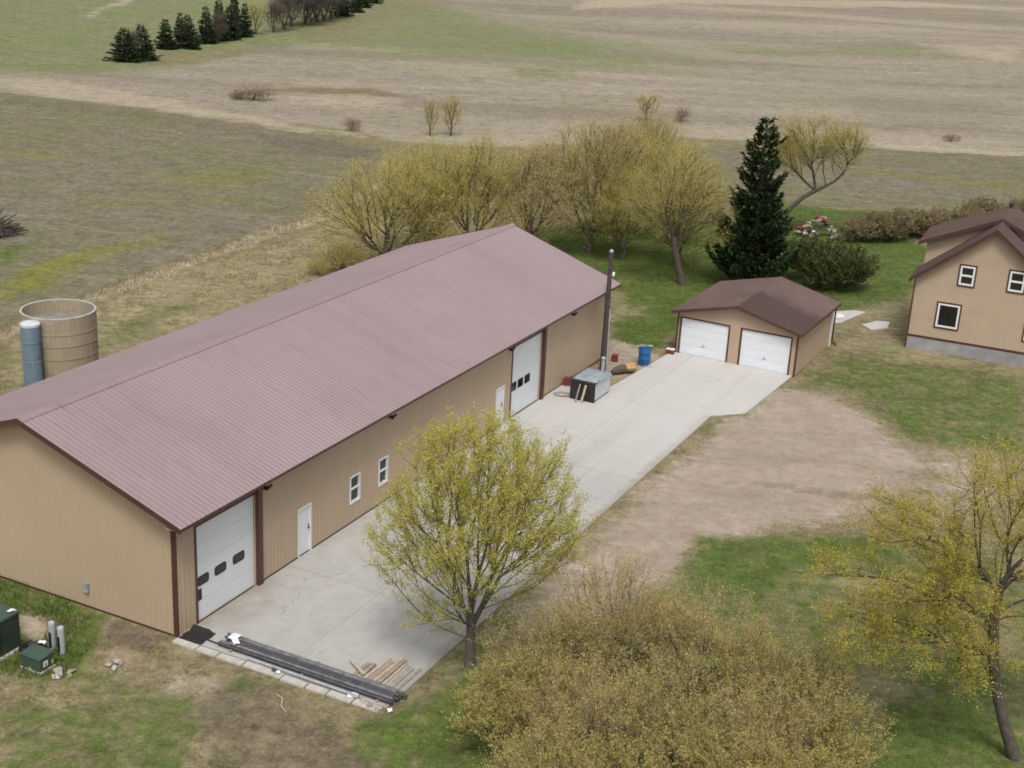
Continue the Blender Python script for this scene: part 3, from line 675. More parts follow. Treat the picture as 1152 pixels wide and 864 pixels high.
overhead_door(1.03, 4.33, [(1.17,1.72,1.42,1.72),(2.10,2.68,1.42,1.72),(3.12,3.72,1.42,1.72)], [(1.10,1.34,.85,1.28)], 'a')
overhead_door(24.85, 28.15, [(24.98,25.50,1.42,1.80),(25.72,26.24,1.42,1.80),(26.48,27.02,1.42,1.80)], [], 'b', False)
for u0, u1 in ((6.97,7.84),(23.26,24.09)):
    fr = MB(); fr.box(-.12,.028,u0,u0+.06,.05,ZM); fr.box(-.12,.028,u1-.06,u1,.05,ZM); fr.box(-.12,.028,u0+.061,u1-.061,ZM-.06,ZM)
    dr = MB().box(-.09,-.04,u0+.062,u1-.062,.06,ZM-.062).build('entry_door', 'white_door', shed, bevel=.004)
    fr.build('door_frame', 'white', dr)
    hd = MB(); hd.tube([(-.045,u1-.13,1.05),(.03,u1-.13,1.05)], .018, 8); hd.bar((.03,u1-.115,1.05),(.03,u1-.25,1.05),.02,.022); hd.box(-.04,-.032,u1-.16,u1-.10,.98,1.20)
    hd.build('handle', 'steel_dark', dr)
for u0, u1 in ((10.53,11.29),(12.69,13.42)):
    fr = MB(); fr.box(-.10,.03,u0,u0+.07,ZW0,ZW1); fr.box(-.10,.03,u1-.07,u1,ZW0,ZW1)
    fr.box(-.10,.03,u0+.071,u1-.071,ZW1-.07,ZW1); fr.box(-.10,.045,u0+.071,u1-.071,ZW0,ZW0+.07); fr.box(-.09,.0,u0+.071,u1-.071,1.48,1.54)
    wn = fr.build('window', 'white', shed)
    MB().box(-.085,-.07,u0+.07,u1-.07,ZW0+.07,ZW1-.07).build('pane', 'glass', wn)
for u in (4.86,13.47,24.42,31.65):
    l = MB().box(.03,.05,u-.07,u+.07,3.72,3.90)
    l.bar((.05,u,3.84),(.20,u,3.80),.04,.04); l.tube([(.13,u-.09,3.80),(.13,u+.09,3.80)], .055, 10)
    l.bar((.20,u-.10,3.76),(.20,u+.22,3.86),.07,.06)
    l.build('wall_lamp', 'black_plastic', shed)
v = MB().box(-4.12,-3.92,-.10,-.02,.60,.98); v.box(-4.14,-3.90,-.115,-.10,.9,1.0)
v.build('outlet_box', 'grey_metal', shed, bevel=.01)

# ------------------------------------------------------------------ garage
GORG, GYAW = (9.281, 75.619), R(-27.222)
GW, GL, GZE, GZR = 7.114, 7.136, 2.545, 3.484
GOV, GOE = .40, .26
gar = empty('two_car_garage', (*GORG, .05), GYAW, 'small tan two-bay garage with shallow brown shingle roof and two white doors', 'garage')
def gz(x): return GZR-(GZR-GZE)*abs(x-GW/2)/(GW/2+GOE)
D1, D2, GD = (.235,3.106), (3.853,6.735), 2.13
mb = MB()
def wallquad(pts): mb.add(pts, [tuple(range(len(pts)))])
wt_ = lambda x: gz(x)-.07
for a, b in ((0,D1[0]),(D1[1],GW/2),(GW/2,D2[0]),(D2[1],GW)): wallquad([(a,0,0),(b,0,0),(b,0,wt_(b)),(a,0,wt_(a))])
for a, b in (D1, D2): wallquad([(a,0,GD),(b,0,GD),(b,0,wt_(b)),(a,0,wt_(a))])
for a, b in (D1, D2):
    for q in (a, b): wallquad([(q,0,0),(q,.15,0),(q,.15,GD),(q,0,GD)])
    wallquad([(a,0,GD),(b,0,GD),(b,.15,GD),(a,.15,GD)])
for xq in (0, GW): wallquad([(xq,0,0),(xq,GL,0),(xq,GL,wt_(xq)),(xq,0,wt_(xq))])
wallquad([(0,GL,0),(GW,GL,0),(GW,GL,wt_(GW)),(GW/2,GL,wt_(GW/2)),(0,GL,wt_(0))])
mb.build('wall', 'lap_garage', gar)
rf = MB()
for s in (1,-1):
    xe = GW/2+s*(GW/2+GOE); xr = GW/2
    p = [(xr,gz(xr)),(xe,gz(xe))]
    vs = [(x,y,z+dz) for dz in (0,-.06) for x, z in p for y in (-GOV,GL+GOV)]
    rf.add(vs, [(0,1,3,2),(4,6,7,5),(0,2,6,4),(1,5,7,3),(2,3,7,6)])
roof = rf.build('roof', 'shingle_garage', gar)
cap = MB()
for s in (1,-1): cap.add([(GW/2,-GOV-.01,GZR+.022),(GW/2+s*.16,-GOV-.01,gz(GW/2+.16)+.014),(GW/2+s*.16,GL+GOV+.01,gz(GW/2+.16)+.014),(GW/2,GL+GOV+.01,GZR+.022)], [(0,1,2,3)])
cap.build('ridge_cap', 'shingle_garage', gar)
for y0, y1 in ((-GOV-.025,-GOV-.002),(GL+GOV+.002,GL+GOV+.025)):
    mb = MB()
    for s in (1,-1):
        xa, xb = GW/2, GW/2+s*(GW/2+GOE)
        pts = [(xa,gz(xa)-.16),(xb,gz(xb)-.16),(xb,gz(xb)+.01),(xa,gz(xa)+.01)]
        mb.add([(a,y0,z) for a, z in pts]+[(a,y1,z) for a, z in pts], [(0,1,2,3),(7,6,5,4),(0,4,5,1),(2,6,7,3),(1,5,6,2)])
    mb.build('rake_trim', 'trim', gar)
for xa, xb in ((-GOE-.025,-GOE),(GW+GOE,GW+GOE+.025)): MB().box(xa,xb,-GOV,GL+GOV,GZE-.13,GZE-.01).build('eave_trim', 'trim', gar)
for xa, xb in ((-GOE+.01,-.01),(GW+.01,GW+GOE-.01)): MB().box(xa,xb,-GOV+.02,GL+GOV-.02,GZE-.12,GZE-.09).build('soffit', 'trim', gar)
for xa, xb, ya, yb in ((-.02,.09,-.02,.06),(GW-.09,GW+.02,-.02,.06),(-.02,.06,GL-.09,GL+.02)):
    MB().box(xa,xb,ya,yb,-.05,GZE-.12).build('corner_trim', 'trim', gar)
MB().box(GW-.03,GW+.025,GL-.35,GL+.02,-.05,GZE-.12).build('corner_trim', 'white', gar)
ds = MB(); ds.bar((GW+.07,GL+.12,GZE-.15),(GW+.07,GL+.12,.12),.09,.07); ds.bar((GW+.07,GL+.12,.12),(GW+.34,GL+.16,.02),.09,.07); ds.bar((GW+.18,GL+.12,GZE-.07),(GW+.07,GL+.12,GZE-.16),.09,.07)
ds.build('downspout', 'black_plastic', gar)
for a, b in (D1, D2):
    d = MB(); hs = (GD-.06)/4
    for k in range(4):
        d.box(a+.03,b-.03,.05,.10,.03+k*hs+.004,.03+(k+1)*hs-.004)
        for q in range(4):
            xa = a+.12+q*(b-a-.24)/4+.05; xb = xa+(b-a-.24)/4-.10
            d.box(xa,xb,.044,.05,.03+k*hs+.10,.03+(k+1)*hs-.10)
    d.box(a+.02,b-.02,.07,.12,.0,GD-.01)
    door = d.build('garage_door', 'white_door', gar)
    m_ = (a+b)/2
    MB().box(m_-.10,m_+.10,.025,.044,.60,.65).box(m_-.02,m_+.02,.02,.044,.72,.79).build('handle', 'grey_metal', door)
    t_ = MB(); t_.box(a-.07,a+.02,-.025,.04,-.0,GD+.07); t_.box(b-.02,b+.07,-.025,.04,-.0,GD+.07); t_.box(a+.021,b-.021,-.025,.04,GD-.01,GD+.07)
    t_.build('door_trim', 'trim', gar)

# ------------------------------------------------------------------ farmhouse
HORG, HYAW = (23.539, 79.087), R(-23.508)
house = empty('farmhouse', (*HORG, 0), HYAW, 'two-storey tan farmhouse with brown gabled roofs on a grey foundation', 'house')
HW, Z0, HE, HP = 8.17, .787, 4.64, 7.90
FD = 2.6                         # depth of the front wing
sl_ = (HP-HE)/(HW/2)
def hz(x): return HP-sl_*abs(x-HW/2)
WN = [(2.39,3.22,4.31,5.46,1),(5.13,5.98,4.37,5.55,1),(1.47,2.72,1.60,3.04,0),(6.45,7.5,1.60,2.58,0)]
mb = MB()
mb.box(.02,HW-.02,.02,FD,Z0+.01,HE-.02)
vs = [(0,0,Z0),(HW,0,Z0),(HW,0,hz(HW)-.08),(HW/2,0,HP-.08),(0,0,hz(0)-.08)]
mb.add(vs+[(a,FD,z) for a,_,z in vs], [(0,1,2,3,4),(0,4,9,5),(1,6,7,2)])
mb.build('wall', 'lap', house)
MB().box(-.03,HW+.03,-.03,FD,-.2,Z0-.0).build('foundation', 'foundation', house)
MB().box(-.05,HW+.05,-.05,-.001,Z0-.02,Z0+.10).build('base_trim', 'trim', house)
BX0, BX1, BD0, BD1, BE, BP = -.02, HW+.02, FD, FD+3.9, 6.05, 8.02
bc = (BX0+BX1)/2; bs = (BP-BE)/((BX1-BX0)/2+.45)
def bz(x): return BP-bs*abs(x-bc)
vs = [(BX0,BD0,Z0),(BX1,BD0,Z0),(BX1,BD0,bz(BX1)-.08),(bc,BD0,BP-.08),(BX0,BD0,bz(BX0)-.08)]
mb = MB().add(vs+[(a,BD1,z) for a,_,z in vs], [(0,1,2,3,4),(9,8,7,6,5),(0,4,9,5),(1,6,7,2)])
mb.build('wall', 'lap', house)
MB().box(BX0-.03,BX1+.03,BD0+.001,BD1+.03,-.2,Z0).build('foundation', 'foundation', house)
def gable_roof(name, fz, xc, hw, y0, y1, m, th=.12):
    mb = MB()
    for s in (1,-1):
        vs = [(x,y,fz(x)+dz) for dz in (0,-th) for x in (xc,xc+s*hw) for y in (y0,y1)]
        mb.add(vs, [(0,1,3,2),(4,6,7,5),(0,2,6,4),(1,5,7,3),(2,3,7,6)])
    return mb.build(name, m, house)
gable_roof('roof', hz, HW/2, HW/2+.38, -.42, FD-.002, 'shingle_house')
r2 = gable_roof('roof', bz, bc, (BX1-BX0)/2+.45, BD0-.42, BD1+.4, 'shingle_house')
ch = MB().lathe([(.11,0),(.11,.22),(.17,.24),(.17,.32),(.05,.38)], 12, (bc+.05,BD1-.3,BP-.06)).build('roof_vent', 'steel_dark', r2)
for fz, xc, hw, y in ((hz,HW/2,HW/2+.38,-.42),(bz,bc,(BX1-BX0)/2+.45,BD0-.42)):
    mb = MB()
    for s in (1,-1):
        xa, xb = xc, xc+s*hw
        pts = [(xa,fz(xa)-.22),(xb,fz(xb)-.22),(xb,fz(xb)+.012),(xa,fz(xa)+.012)]
        mb.add([(a,y-.025,z) for a, z in pts]+[(a,y-.002,z) for a, z in pts], [(0,1,2,3),(7,6,5,4),(0,4,5,1),(2,6,7,3),(1,5,6,2)])
    mb.build('rake_trim', 'trim', house)
MB().box(-.40,-.382,-.42,FD-.01,hz(-.38)-.15,hz(-.38)-.01).build('gutter', 'trim', house)
MB().bar((-.05,-.05,hz(0)-.2),(-.05,-.05,.1),.08,.07).build('downspout', 'trim', house)
for a, b, z0, z1, sash in WN:
    f = MB(); o = .09
    f.box(a-o,a,-.035,-.001,z0-o,z1+o); f.box(b,b+o,-.035,-.001,z0-o,z1+o); f.box(a,b,-.035,-.001,z1,z1+o); f.box(a,b,-.045,-.001,z0-o,z0)
    wn = f.build('window', 'trim', house)
    g_ = MB(); q = .11
    g_.box(a,a+q,-.028,-.001,z0,z1); g_.box(b-q,b,-.028,-.001,z0,z1); g_.box(a+q,b-q,-.028,-.001,z1-q,z1); g_.box(a+q,b-q,-.028,-.001,z0,z0+q)
    if sash: zm = (z0+z1)/2; g_.box(a+q,b-q,-.026,-.001,zm-.06,zm+.06)
    g_.build('frame', 'white', wn)
    MB().box(a+q,b-q,-.012,-.001,z0+q,z1-q).build('pane', 'glass', wn)

# ------------------------------------------------------------------ silo stump and blue tank
silo = empty('concrete_silo', (-22.55,64.75,0), 0, 'roofless tan stave silo stump standing behind the shed', 'silo')
t = NT('silo_staves'); o = t.obj()
br = t.n('ShaderNodeTexBrick'); br.offset = .5
ang = t.n('ShaderNodeSeparateXYZ'); t.put(ang.inputs[0], o)
at2 = t.math('ARCTAN2', ang.outputs[1], ang.outputs[0])
cv = t.n('ShaderNodeCombineXYZ'); t.put(cv.inputs[0], ang.outputs[2]); t.put(cv.inputs[1], t.math('MULTIPLY', at2, 1.93))
t.put(br.inputs['Vector'], cv.outputs[0]); br.inputs['Scale'].default_value = 1; br.inputs['Brick Width'].default_value = .76; br.inputs['Row Height'].default_value = .26
br.inputs['Mortar Size'].default_value = .014
br.inputs['Color1'].default_value = (.335,.28,.20,1); br.inputs['Color2'].default_value = (.37,.315,.23,1); br.inputs['Mortar'].default_value = (.27,.225,.16,1)
c_ = t.mix(t.rng(t.noise(o,1.2,6),.4,.7,0,.6), br.outputs['Color'], (.26,.205,.14))
c_ = t.mix(t.rng(t.noise(t.mapping(o,(3,3,.3)),1.5,5),.5,.75,0,.5), c_, (.35,.30,.20))
M['stave'] = t.bsdf(c_, .9, t.bump(t.noise(o,12,4),.4,.02), 0, .2)
n = 48; ro, ri, hs_ = 1.80, 1.71, 4.0
def ring(mb, ro, ri, z0, z1, n=48):
    vs = []; fs = []
    for k in range(n):
        a = 2*math.pi*k/n; cc, ss = math.cos(a), math.sin(a)
        vs += [(ro*cc,ro*ss,z0),(ro*cc,ro*ss,z1),(ri*cc,ri*ss,z1),(ri*cc,ri*ss,z0)]
    for k in range(n):
        a, b = 4*k, 4*((k+1)%n); fs += [(a,b,b+1,a+1),(a+1,b+1,b+2,a+2),(a+2,b+2,b+3,a+3),(a+3,b+3,b,a)]
    return mb.add(vs, fs)
ring(MB(), ro, ri, -.1, hs_).build('wall', 'stave', silo)
ring(MB(), ro+.012, ri-.004, hs_+.002, hs_+.06).build('rim', 'conc_block', silo)
for z in (.55,1.25,1.95,2.6,3.2): ring(MB(), ro+.022, ro+.001, z, z+.028).build('hoop', 'stave', silo)
MB().lathe([(ri-.005,3.2),(ri-.005,3.40),(.9,3.50),(.0,3.52)], 32).build('silage_fill', simple('old_silage', (.23,.21,.18), .95, .3, 2, .4), silo)
TB = (-23.22,62.65)
tank = empty('steel_tank', (*TB,0), 0, 'slim upright blue steel tank with pale cap beside the silo', 'tank')
t = NT('faded_blue_paint'); o = t.obj()
s_ = t.n('ShaderNodeSeparateXYZ'); t.put(s_.inputs[0], o)
c_ = t.mix(t.rng(t.noise(o,1.4,6),.3,.7), (.125,.185,.245), (.175,.245,.31))
c_ = t.mix(t.rng(t.noise(t.mapping(o,(4,4,.35)),1.2,6),.52,.75,0,.55), c_, (.26,.31,.34))
c_ = t.mix(t.rng(t.noise(o,2.6,7),.60,.72,0,.85), c_, (.16,.075,.04))
M['blue_tank'] = t.bsdf(c_, .55, t.bump(t.noise(o,9,4),.2,.02), .1, .4)
MB().lathe([(.46,0),(.46,.85),(.475,.86),(.475,.90),(.46,.91),(.46,2.0),(.475,2.01),(.475,2.05),(.46,2.06),(.46,3.0),(.475,3.01),(.475,3.05),(.46,3.06),(.46,3.8)], 28).build('body', 'blue_tank', tank, smooth=False)
MB().lathe([(.475,3.8),(.475,3.92),(.42,3.96),(.12,4.0),(.08,4.02),(0,4.03)], 28).build('cap', 'pale_metal', tank)
MB().tube([(.47,-.1,.3),(.52,-.1,.6),(.52,-.1,3.0),(.47,-.1,3.1)], .03, 6).build('pipe', 'steel_dark', tank)
# ------------------------------------------------------------------ things standing about the yard
def at(v, u, z=.05): return bw(v, u, z)
rnd = random.Random(11)
# utility pole
po = empty('utility_pole', at(.92,34.3,0), 0, 'tall dark weathered utility pole behind the grey stove at the shed corner', 'pole')
MB().tube([(0,0,-.3),(0,0,2),(0,0,4.5),(0,0,6.75)], [.185,.165,.135,.105], 14).build('post', 'pole_wood', po)
MB().tube([(.20,-.06,0),(.17,-.06,2),(.15,-.05,3.6)], .045, 8).build('conduit', 'grey_metal', po)
MB().lathe([(.03,0),(.075,.05),(.05,.10),(.085,.15),(.04,.22),(0,.24)], 12, (.20,-.04,5.45)).bar((.08,-.02,5.48),(.22,-.04,5.48),.05,.05).build('insulator', 'plastic_white', po)
MB().lathe([(.11,6.75),(.12,6.76),(.12,6.82),(.06,6.90),(0,6.91)], 12).build('cap', 'grey_metal', po)
# outdoor stove
st = empty('outdoor_stove', at(1.93,29.25), BYAW, 'grey metal outdoor stove with black front and lumpy tarp lid beside the shed', 'stove')
MB().box(-.66,.66,.10,2.1,.08,1.0).build('body', 'pale_metal', st, bevel=.02)
MB().box(-.69,.69,.0,.09,.03,.98).build('front_panel', 'black_plastic', st, bevel=.015)
d = MB().box(-.52,.40,-.035,-.002,.12,.80).build('firebox_door', 'black_plastic', st, bevel=.012)
MB().bar((.28,-.07,.36),(.28,-.07,.58),.03,.03).box(.265,.295,-.07,-.035,.38,.41).box(.265,.295,-.07,-.035,.53,.56).build('handle', 'steel_dark', d)
MB().box(-.70,.70,.02,.9,1.0,1.05).build('front_hood', 'steel_dark', st, bevel=.01)
mb = MB(); n_ = 12; vs = []
for j in range(n_+1):
    for i in range(n_+1):
        x_ = -.74+1.48*i/n_; y_ = .15+2.0*j/n_; e = min(i,j,n_-i,n_-j)
        z_ = 1.06+(.16+.17*mnoise.noise((x_*2.1,y_*1.9,3.)) if e > 1 else (.08 if e == 1 else -.07))
        vs.append((x_+.05*mnoise.noise((x_*3,y_*3,7)),y_,z_))
mb.add(vs, [(j*(n_+1)+i,j*(n_+1)+i+1,(j+1)*(n_+1)+i+1,(j+1)*(n_+1)+i) for j in range(n_) for i in range(n_)])
mb.build('tarp_lid', 'tarp', st, smooth=True)
MB().tube([(.35,1.7,1.1),(.35,1.7,1.9)], .09, 12).lathe([(.13,1.9),(.13,1.94),(0,2.05)], 12, (.35,1.7,0)).build('flue', 'grey_metal', st)
for sx in (-.55,.55):
    for sy in (.25,1.95): MB().box(sx-.05,sx+.05,sy-.05,sy+.05,0,.08).build('leg', 'steel_dark', st)
for (x0,x1,m,l,wd) in ((.12,.20,'wood_pale','pale board leaning against the black stove front',.11),(-.20,-.12,'wood_mid','darker narrow board leaning beside the pale one on the stove',.08)):
    o = MB().bar((0,-.36,0),(x1-x0+.02,-.075 if wd>.1 else -.08,.92),.03,wd,(1,0,0)).build('leaning_board', m, None, bevel=.004)
    o.location = at(1.93+x0, 29.25, .055); o.rotation_euler = (0,0,BYAW); tag(o, l, 'board')
def can(loc, label, s=1.):
    e = empty('fuel_can', loc, BYAW+.3, label, 'fuel can')
    MB().box(-.17*s,.17*s,-.12*s,.12*s,0,.34*s).build('body', 'red', e, bevel=.035*s)
    MB().tube([(-.12*s,0,.335*s),(-.10*s,0,.41*s),(.06*s,0,.41*s),(.08*s,0,.335*s)], .02*s, 8).build('handle', 'red', e)
    MB().tube([(.12*s,0,.33*s),(.17*s,0,.46*s)], .022*s, 8).build('spout', 'black_plastic', e)
    return e
can(at(.28,31.0), 'red fuel can against the shed wall beside the grey stove', 1.2)
can(at(.75,36.4,0), 'red fuel can in the dirt behind the utility pole', 1.1)
tb = empty('tool_box', at(2.95,39.45,.05), GYAW, 'red and white tool box at the left corner of the garage', 'tool box')
MB().box(-.22,.22,-.14,.14,0,.24).build('body', 'red', tb, bevel=.012)
MB().box(-.23,.23,-.15,.15,.245,.31).build('lid', 'plastic_white', tb, bevel=.012)
MB().bar((-.1,0,.36),(.1,0,.36),.025,.02).box(-.11,-.09,-.01,.01,.31,.37).box(.09,.11,-.01,.01,.31,.37).build('handle', 'steel_dark', tb)
h_ = MB()
pts = [(.0,0,.02)]
for k in range(60):
    a = k*.42; r_ = .32+.05*math.sin(k*.9)+k*.0015; pts.append((r_*math.cos(a)*1.25, r_*math.sin(a)*.8, .022+.0012*k+.012*math.sin(k*1.7)))
o = h_.tube(pts, .014, 6).build('garden_hose', 'grey_metal', None, smooth=True); o.location = at(.80,29.5,.052); tag(o, 'thin grey hose coiled on the concrete by the red fuel can', 'hose')
# log beside the stove
lg = empty('cut_log', at(2.0,34.75,.27), BYAW+R(62), 'thick sawn log with orange cut end lying in the dirt strip', 'log')
MB().tube([(-.85,0,-.06),(-.55,.02,-.02),(-.25,0,.0),(.02,0,.0)], [.10,.20,.25,.26], 12).build('bark', 'bark', lg)
sw = MB().tube([(.021,0,.0),(.30,.02,.015),(.62,0,.0)], [.262,.275,.262], 9).build('split_wood', 'log_cut', lg)
MB().tube([(.05,-.27,-.05),(.35,-.265,-.12),(.66,-.22,-.1)], [.06,.07,.06], 7).build('bark_strip', 'bark', lg)
# blue barrel and the scrap on it
ba = empty('plastic_barrel', at(2.36,36.85,.0), 0, 'blue plastic barrel with pale scrap boards on it beside the lawn', 'barrel')
MB().lathe([(.29,0),(.33,.03),(.345,.12),(.345,.33),(.36,.35),(.36,.39),(.345,.41),(.345,.70),(.36,.72),(.36,.76),(.345,.78),(.345,.98),(.31,1.05),(.30,1.07)], 28).build('drum', 'blue_barrel', ba, smooth=True)
MB().lathe([(.345,1.04),(.345,1.075),(.27,1.075),(.265,1.06),(0,1.06)], 28).build('lid', 'blue_barrel', ba)
for k,(x_,y_,rz_,l_,m,lab) in enumerate(((-.1,.05,.25,.98,'wood_pale','long pale scrap board lying across the blue barrel'),(.10,-.1,-.5,.66,'wood_grey','short grey scrap board lying across the blue barrel'))):
    o = MB().box(-l_/2,l_/2,-.07,.07,0,.03).build('scrap_board', m, None, bevel=.004); p_ = at(2.36,36.85,1.078+k*.034)
    o.location = (p_[0]+x_*.4,p_[1]+y_*.4,p_[2]); o.rotation_euler = (0,0,rz_); tag(o, lab, 'board')
for k,(v_,u_,l_,rz_,lab) in enumerate(((1.9,36.2,.8,.6,'tan board lying in the dirt left of the blue barrel'),(2.75,36.5,.5,-.3,'short tan offcut at the foot of the blue barrel'))):
    o = MB().box(-l_/2,l_/2,-.06,.06,.0,.04).build('scrap_board', 'wood_mid', None, bevel=.004); o.location = at(v_,u_,.03); o.rotation_euler = (0,.03,rz_); tag(o, lab, 'board')
# rubber mat at the corner of the apron
mt = MB(); vs = []
for j in range(7):
    for i in range(9):
        x_ = .05+.95*i/8; y_ = -.06+.82*j/6
        vs.append((x_+.02*math.sin(j*2),y_,.012+(.10*max(0,(y_-.55)/.2)**2 if x_ < .8 else .03)+.012*mnoise.noise((x_*5,y_*5,1))))
mt.add(vs, [(j*9+i,j*9+i+1,(j+1)*9+i+1,(j+1)*9+i) for j in range(6) for i in range(8)])
o = mt.build('rubber_mat', 'rubber', None); sm_ = o.modifiers.new('thickness','SOLIDIFY'); sm_.thickness = .015; o.location = at(0,0,.055); o.rotation_euler = (0,0,BYAW)
tag(o, 'black rubber mat curling up on the concrete at the shed corner', 'mat')
# concrete edging blocks along the front of the apron
ORD = ['first','second','third','fourth','fifth','sixth','seventh','eighth','ninth','tenth','eleventh','twelfth']
x_ = .02
for k, ln in enumerate((1.02,.86,1.05,1.55,.98,.80,.95,1.02)):
    b_ = MB().box(0,ln-.05,-.36,-.05,-.12,.055+.012*rnd.random()).build('edging_block', 'conc_block', None, bevel=.015)
    b_.location = at(x_,-.02+rnd.uniform(-.03,.02),0); b_.rotation_euler = (R(rnd.uniform(-1.5,1.5)),R(rnd.uniform(-.8,.8)),BYAW+R(rnd.uniform(-1.2,1.2)))
    tag(b_, f'grey concrete edging block, {ORD[k]} from the shed corner along the front of the apron', 'edging block', 'concrete edging blocks along the front of the apron'); x_ += ln
# the long bundle of pipes: three sleepers, two layers of pipes
for k, v_ in enumerate((2.1,5.0,7.9)):
    o = MB().bar((0,-.06,0),(0,.95,0),.09,.07).build('sleeper_block', 'wood_mid', None, bevel=.006); o.location = at(v_,.12,.087); o.rotation_euler = (0,0,BYAW)
    tag(o, ['wooden sleeper under the shed end of the pipe bundle','wooden sleeper under the middle of the pipe bundle','wooden sleeper under the boards end of the pipe bundle'][k], 'sleeper', 'sleepers under the pipe bundle')
def pipe(v0, v1, u0, u1, z, r, m, lab, hollow=True):
    mb = MB(); a, b = Vector((v0,u0,z)), Vector((v1,u1,z)); n = 12; d = (b-a).normalized(); s = d.cross(Vector((0,0,1))); t_ = Vector((0,0,1)); vs = []; fs = []
    for p, q in ((a,r),(b,r),(b,r*.8),(a,r*.8)):
        for k in range(n):
            w_ = 2*math.pi*k/n; vs.append(p+(s*math.cos(w_)+t_*math.sin(w_))*q)
    for i in range(4):
        for k in range(n): k2 = (k+1)%n; i2 = (i+1)%4; fs.append((i*n+k,i*n+k2,i2*n+k2,i2*n+k))
    o = mb.add(vs, fs).build('steel_pipe', m, None, smooth=False); o.location = at(0,0,0); o.rotation_euler = (0,0,BYAW)
    return tag(o, lab, 'pipe', 'long pipes stacked along the front of the apron')
r_ = .052; zb = .122+r_
for k in range(6):
    pipe(1.55+rnd.uniform(-.12,.2), 8.5+rnd.uniform(-.15,.18), .20+k*.132, .16+k*.132, zb, r_, ('pipe_dark','steel_mid')[k%2], f'dark steel pipe, {ORD[k]} from the lawn in the lower layer of the bundle')
for k in range(4):
    pipe(1.75+rnd.uniform(-.2,.25), 8.45+rnd.uniform(-.3,.2), .266+k*.132, .226+k*.132, zb+.082, r_, ('steel_mid','pipe_dark','pipe_dark','steel_mid')[k], f'dark steel pipe, {ORD[k]} from the lawn in the upper layer of the bundle')
pipe(2.9, 7.3, .03, -.02, .055+.05, .05, 'grey_metal', 'pale grey pipe lying on the concrete along the lawn side of the bundle')
pipe(.95, 2.3, .30, .22, .055+.028, .028, 'steel_dark', 'short thin pipe poking out towards the rubber mat')
def crumple(name, v, u, z, s, m, lab, cat, seed):
    mb = MB(); n = 6; vs = []
    for j in range(n):
        for i in range(n):
            a = s*(i/(n-1)-.5); b = s*.7*(j/(n-1)-.5)
            vs.append((a+.2*s*mnoise.noise((i*.9,j*.9,seed)),b+.2*s*mnoise.noise((i*.9,j*.9,seed+9)),.28*s*abs(mnoise.noise((i*.8,j*.8,seed+20)))+.006))
    mb.add(vs, [(j*n+i,j*n+i+1,(j+1)*n+i+1,(j+1)*n+i) for j in range(n-1) for i in range(n-1)])
    o = mb.build(name, m, None); o.modifiers.new('thickness','SOLIDIFY').thickness = .006
    o.location = at(v,u,z); o.rotation_euler = (0,0,seed); return tag(o, lab, cat)
crumple('plastic_sheet', 1.95,.55,.36,.42,'plastic_white','crumpled white plastic lying on the shed end of the pipe bundle','plastic',1.)
crumple('plastic_sheet', 2.2,.30,.355,.30,'plastic_white','smaller white plastic scrap lying near the end of the pipe bundle','plastic',2.)
crumple('plastic_sheet', 7.05,.02,.06,.34,'plastic_white','white plastic scrap on the concrete in front of the pipes','plastic',3.)
crumple('plastic_sheet', 8.5,-.1,.06,.22,'plastic_white','white plastic scrap at the outer corner of the apron','plastic',5.)
def stone(v, u, z, s, m, lab, cat='stone', group=None, seed=0):
    bm = bmesh.new(); q = random.Random(seed*13+1)
    for _ in range(14):
        v_ = Vector((q.gauss(0,1),q.gauss(0,1),q.gauss(0,1))).normalized(); bm.verts.new((v_.x*s,v_.y*s*q.uniform(.5,.8),v_.z*s*.5))
    h = bmesh.ops.convex_hull(bm, input=bm.verts[:]); bmesh.ops.delete(bm, geom=list(set(g_ for g_ in h['geom_interior']+h['geom_unused'] if isinstance(g_, bmesh.types.BMVert))), context='VERTS')
    bmesh.ops.bevel(bm, geom=list(bm.edges), offset=s*.06, segments=1, affect='EDGES', clamp_overlap=True)
    me = bpy.data.meshes.new('rubble_stone'); bm.to_mesh(me); bm.free(); me.materials.append(M[m])
    o = bpy.data.objects.new('rubble_stone', me); COL.objects.link(o); o.location = bw(v,u,z); o.rotation_euler = (0,0,seed*1.7)
    return tag(o, lab, cat, group)
# broken pieces between the pipes and the edging
for k,(v_,u_,s_,m,lab) in enumerate(((4.05,-.12,.13,'bark','dark brown chunk lying on the edging blocks in front of the pipes'),(4.27,-.16,.11,'plastic_white','white chunk lying on the edging blocks in front of the pipes'),(7.5,-.12,.16,'wood_pale','pale tan chunk by the outer end of the pipe bundle'),(7.8,-.22,.13,'wood_mid','brown chunk by the outer end of the pipe bundle'),(8.15,-.28,.12,'rock','grey chunk by the outer corner of the edging'))):
    stone(v_,u_,.11,s_,m,lab,'debris',None,k+1)
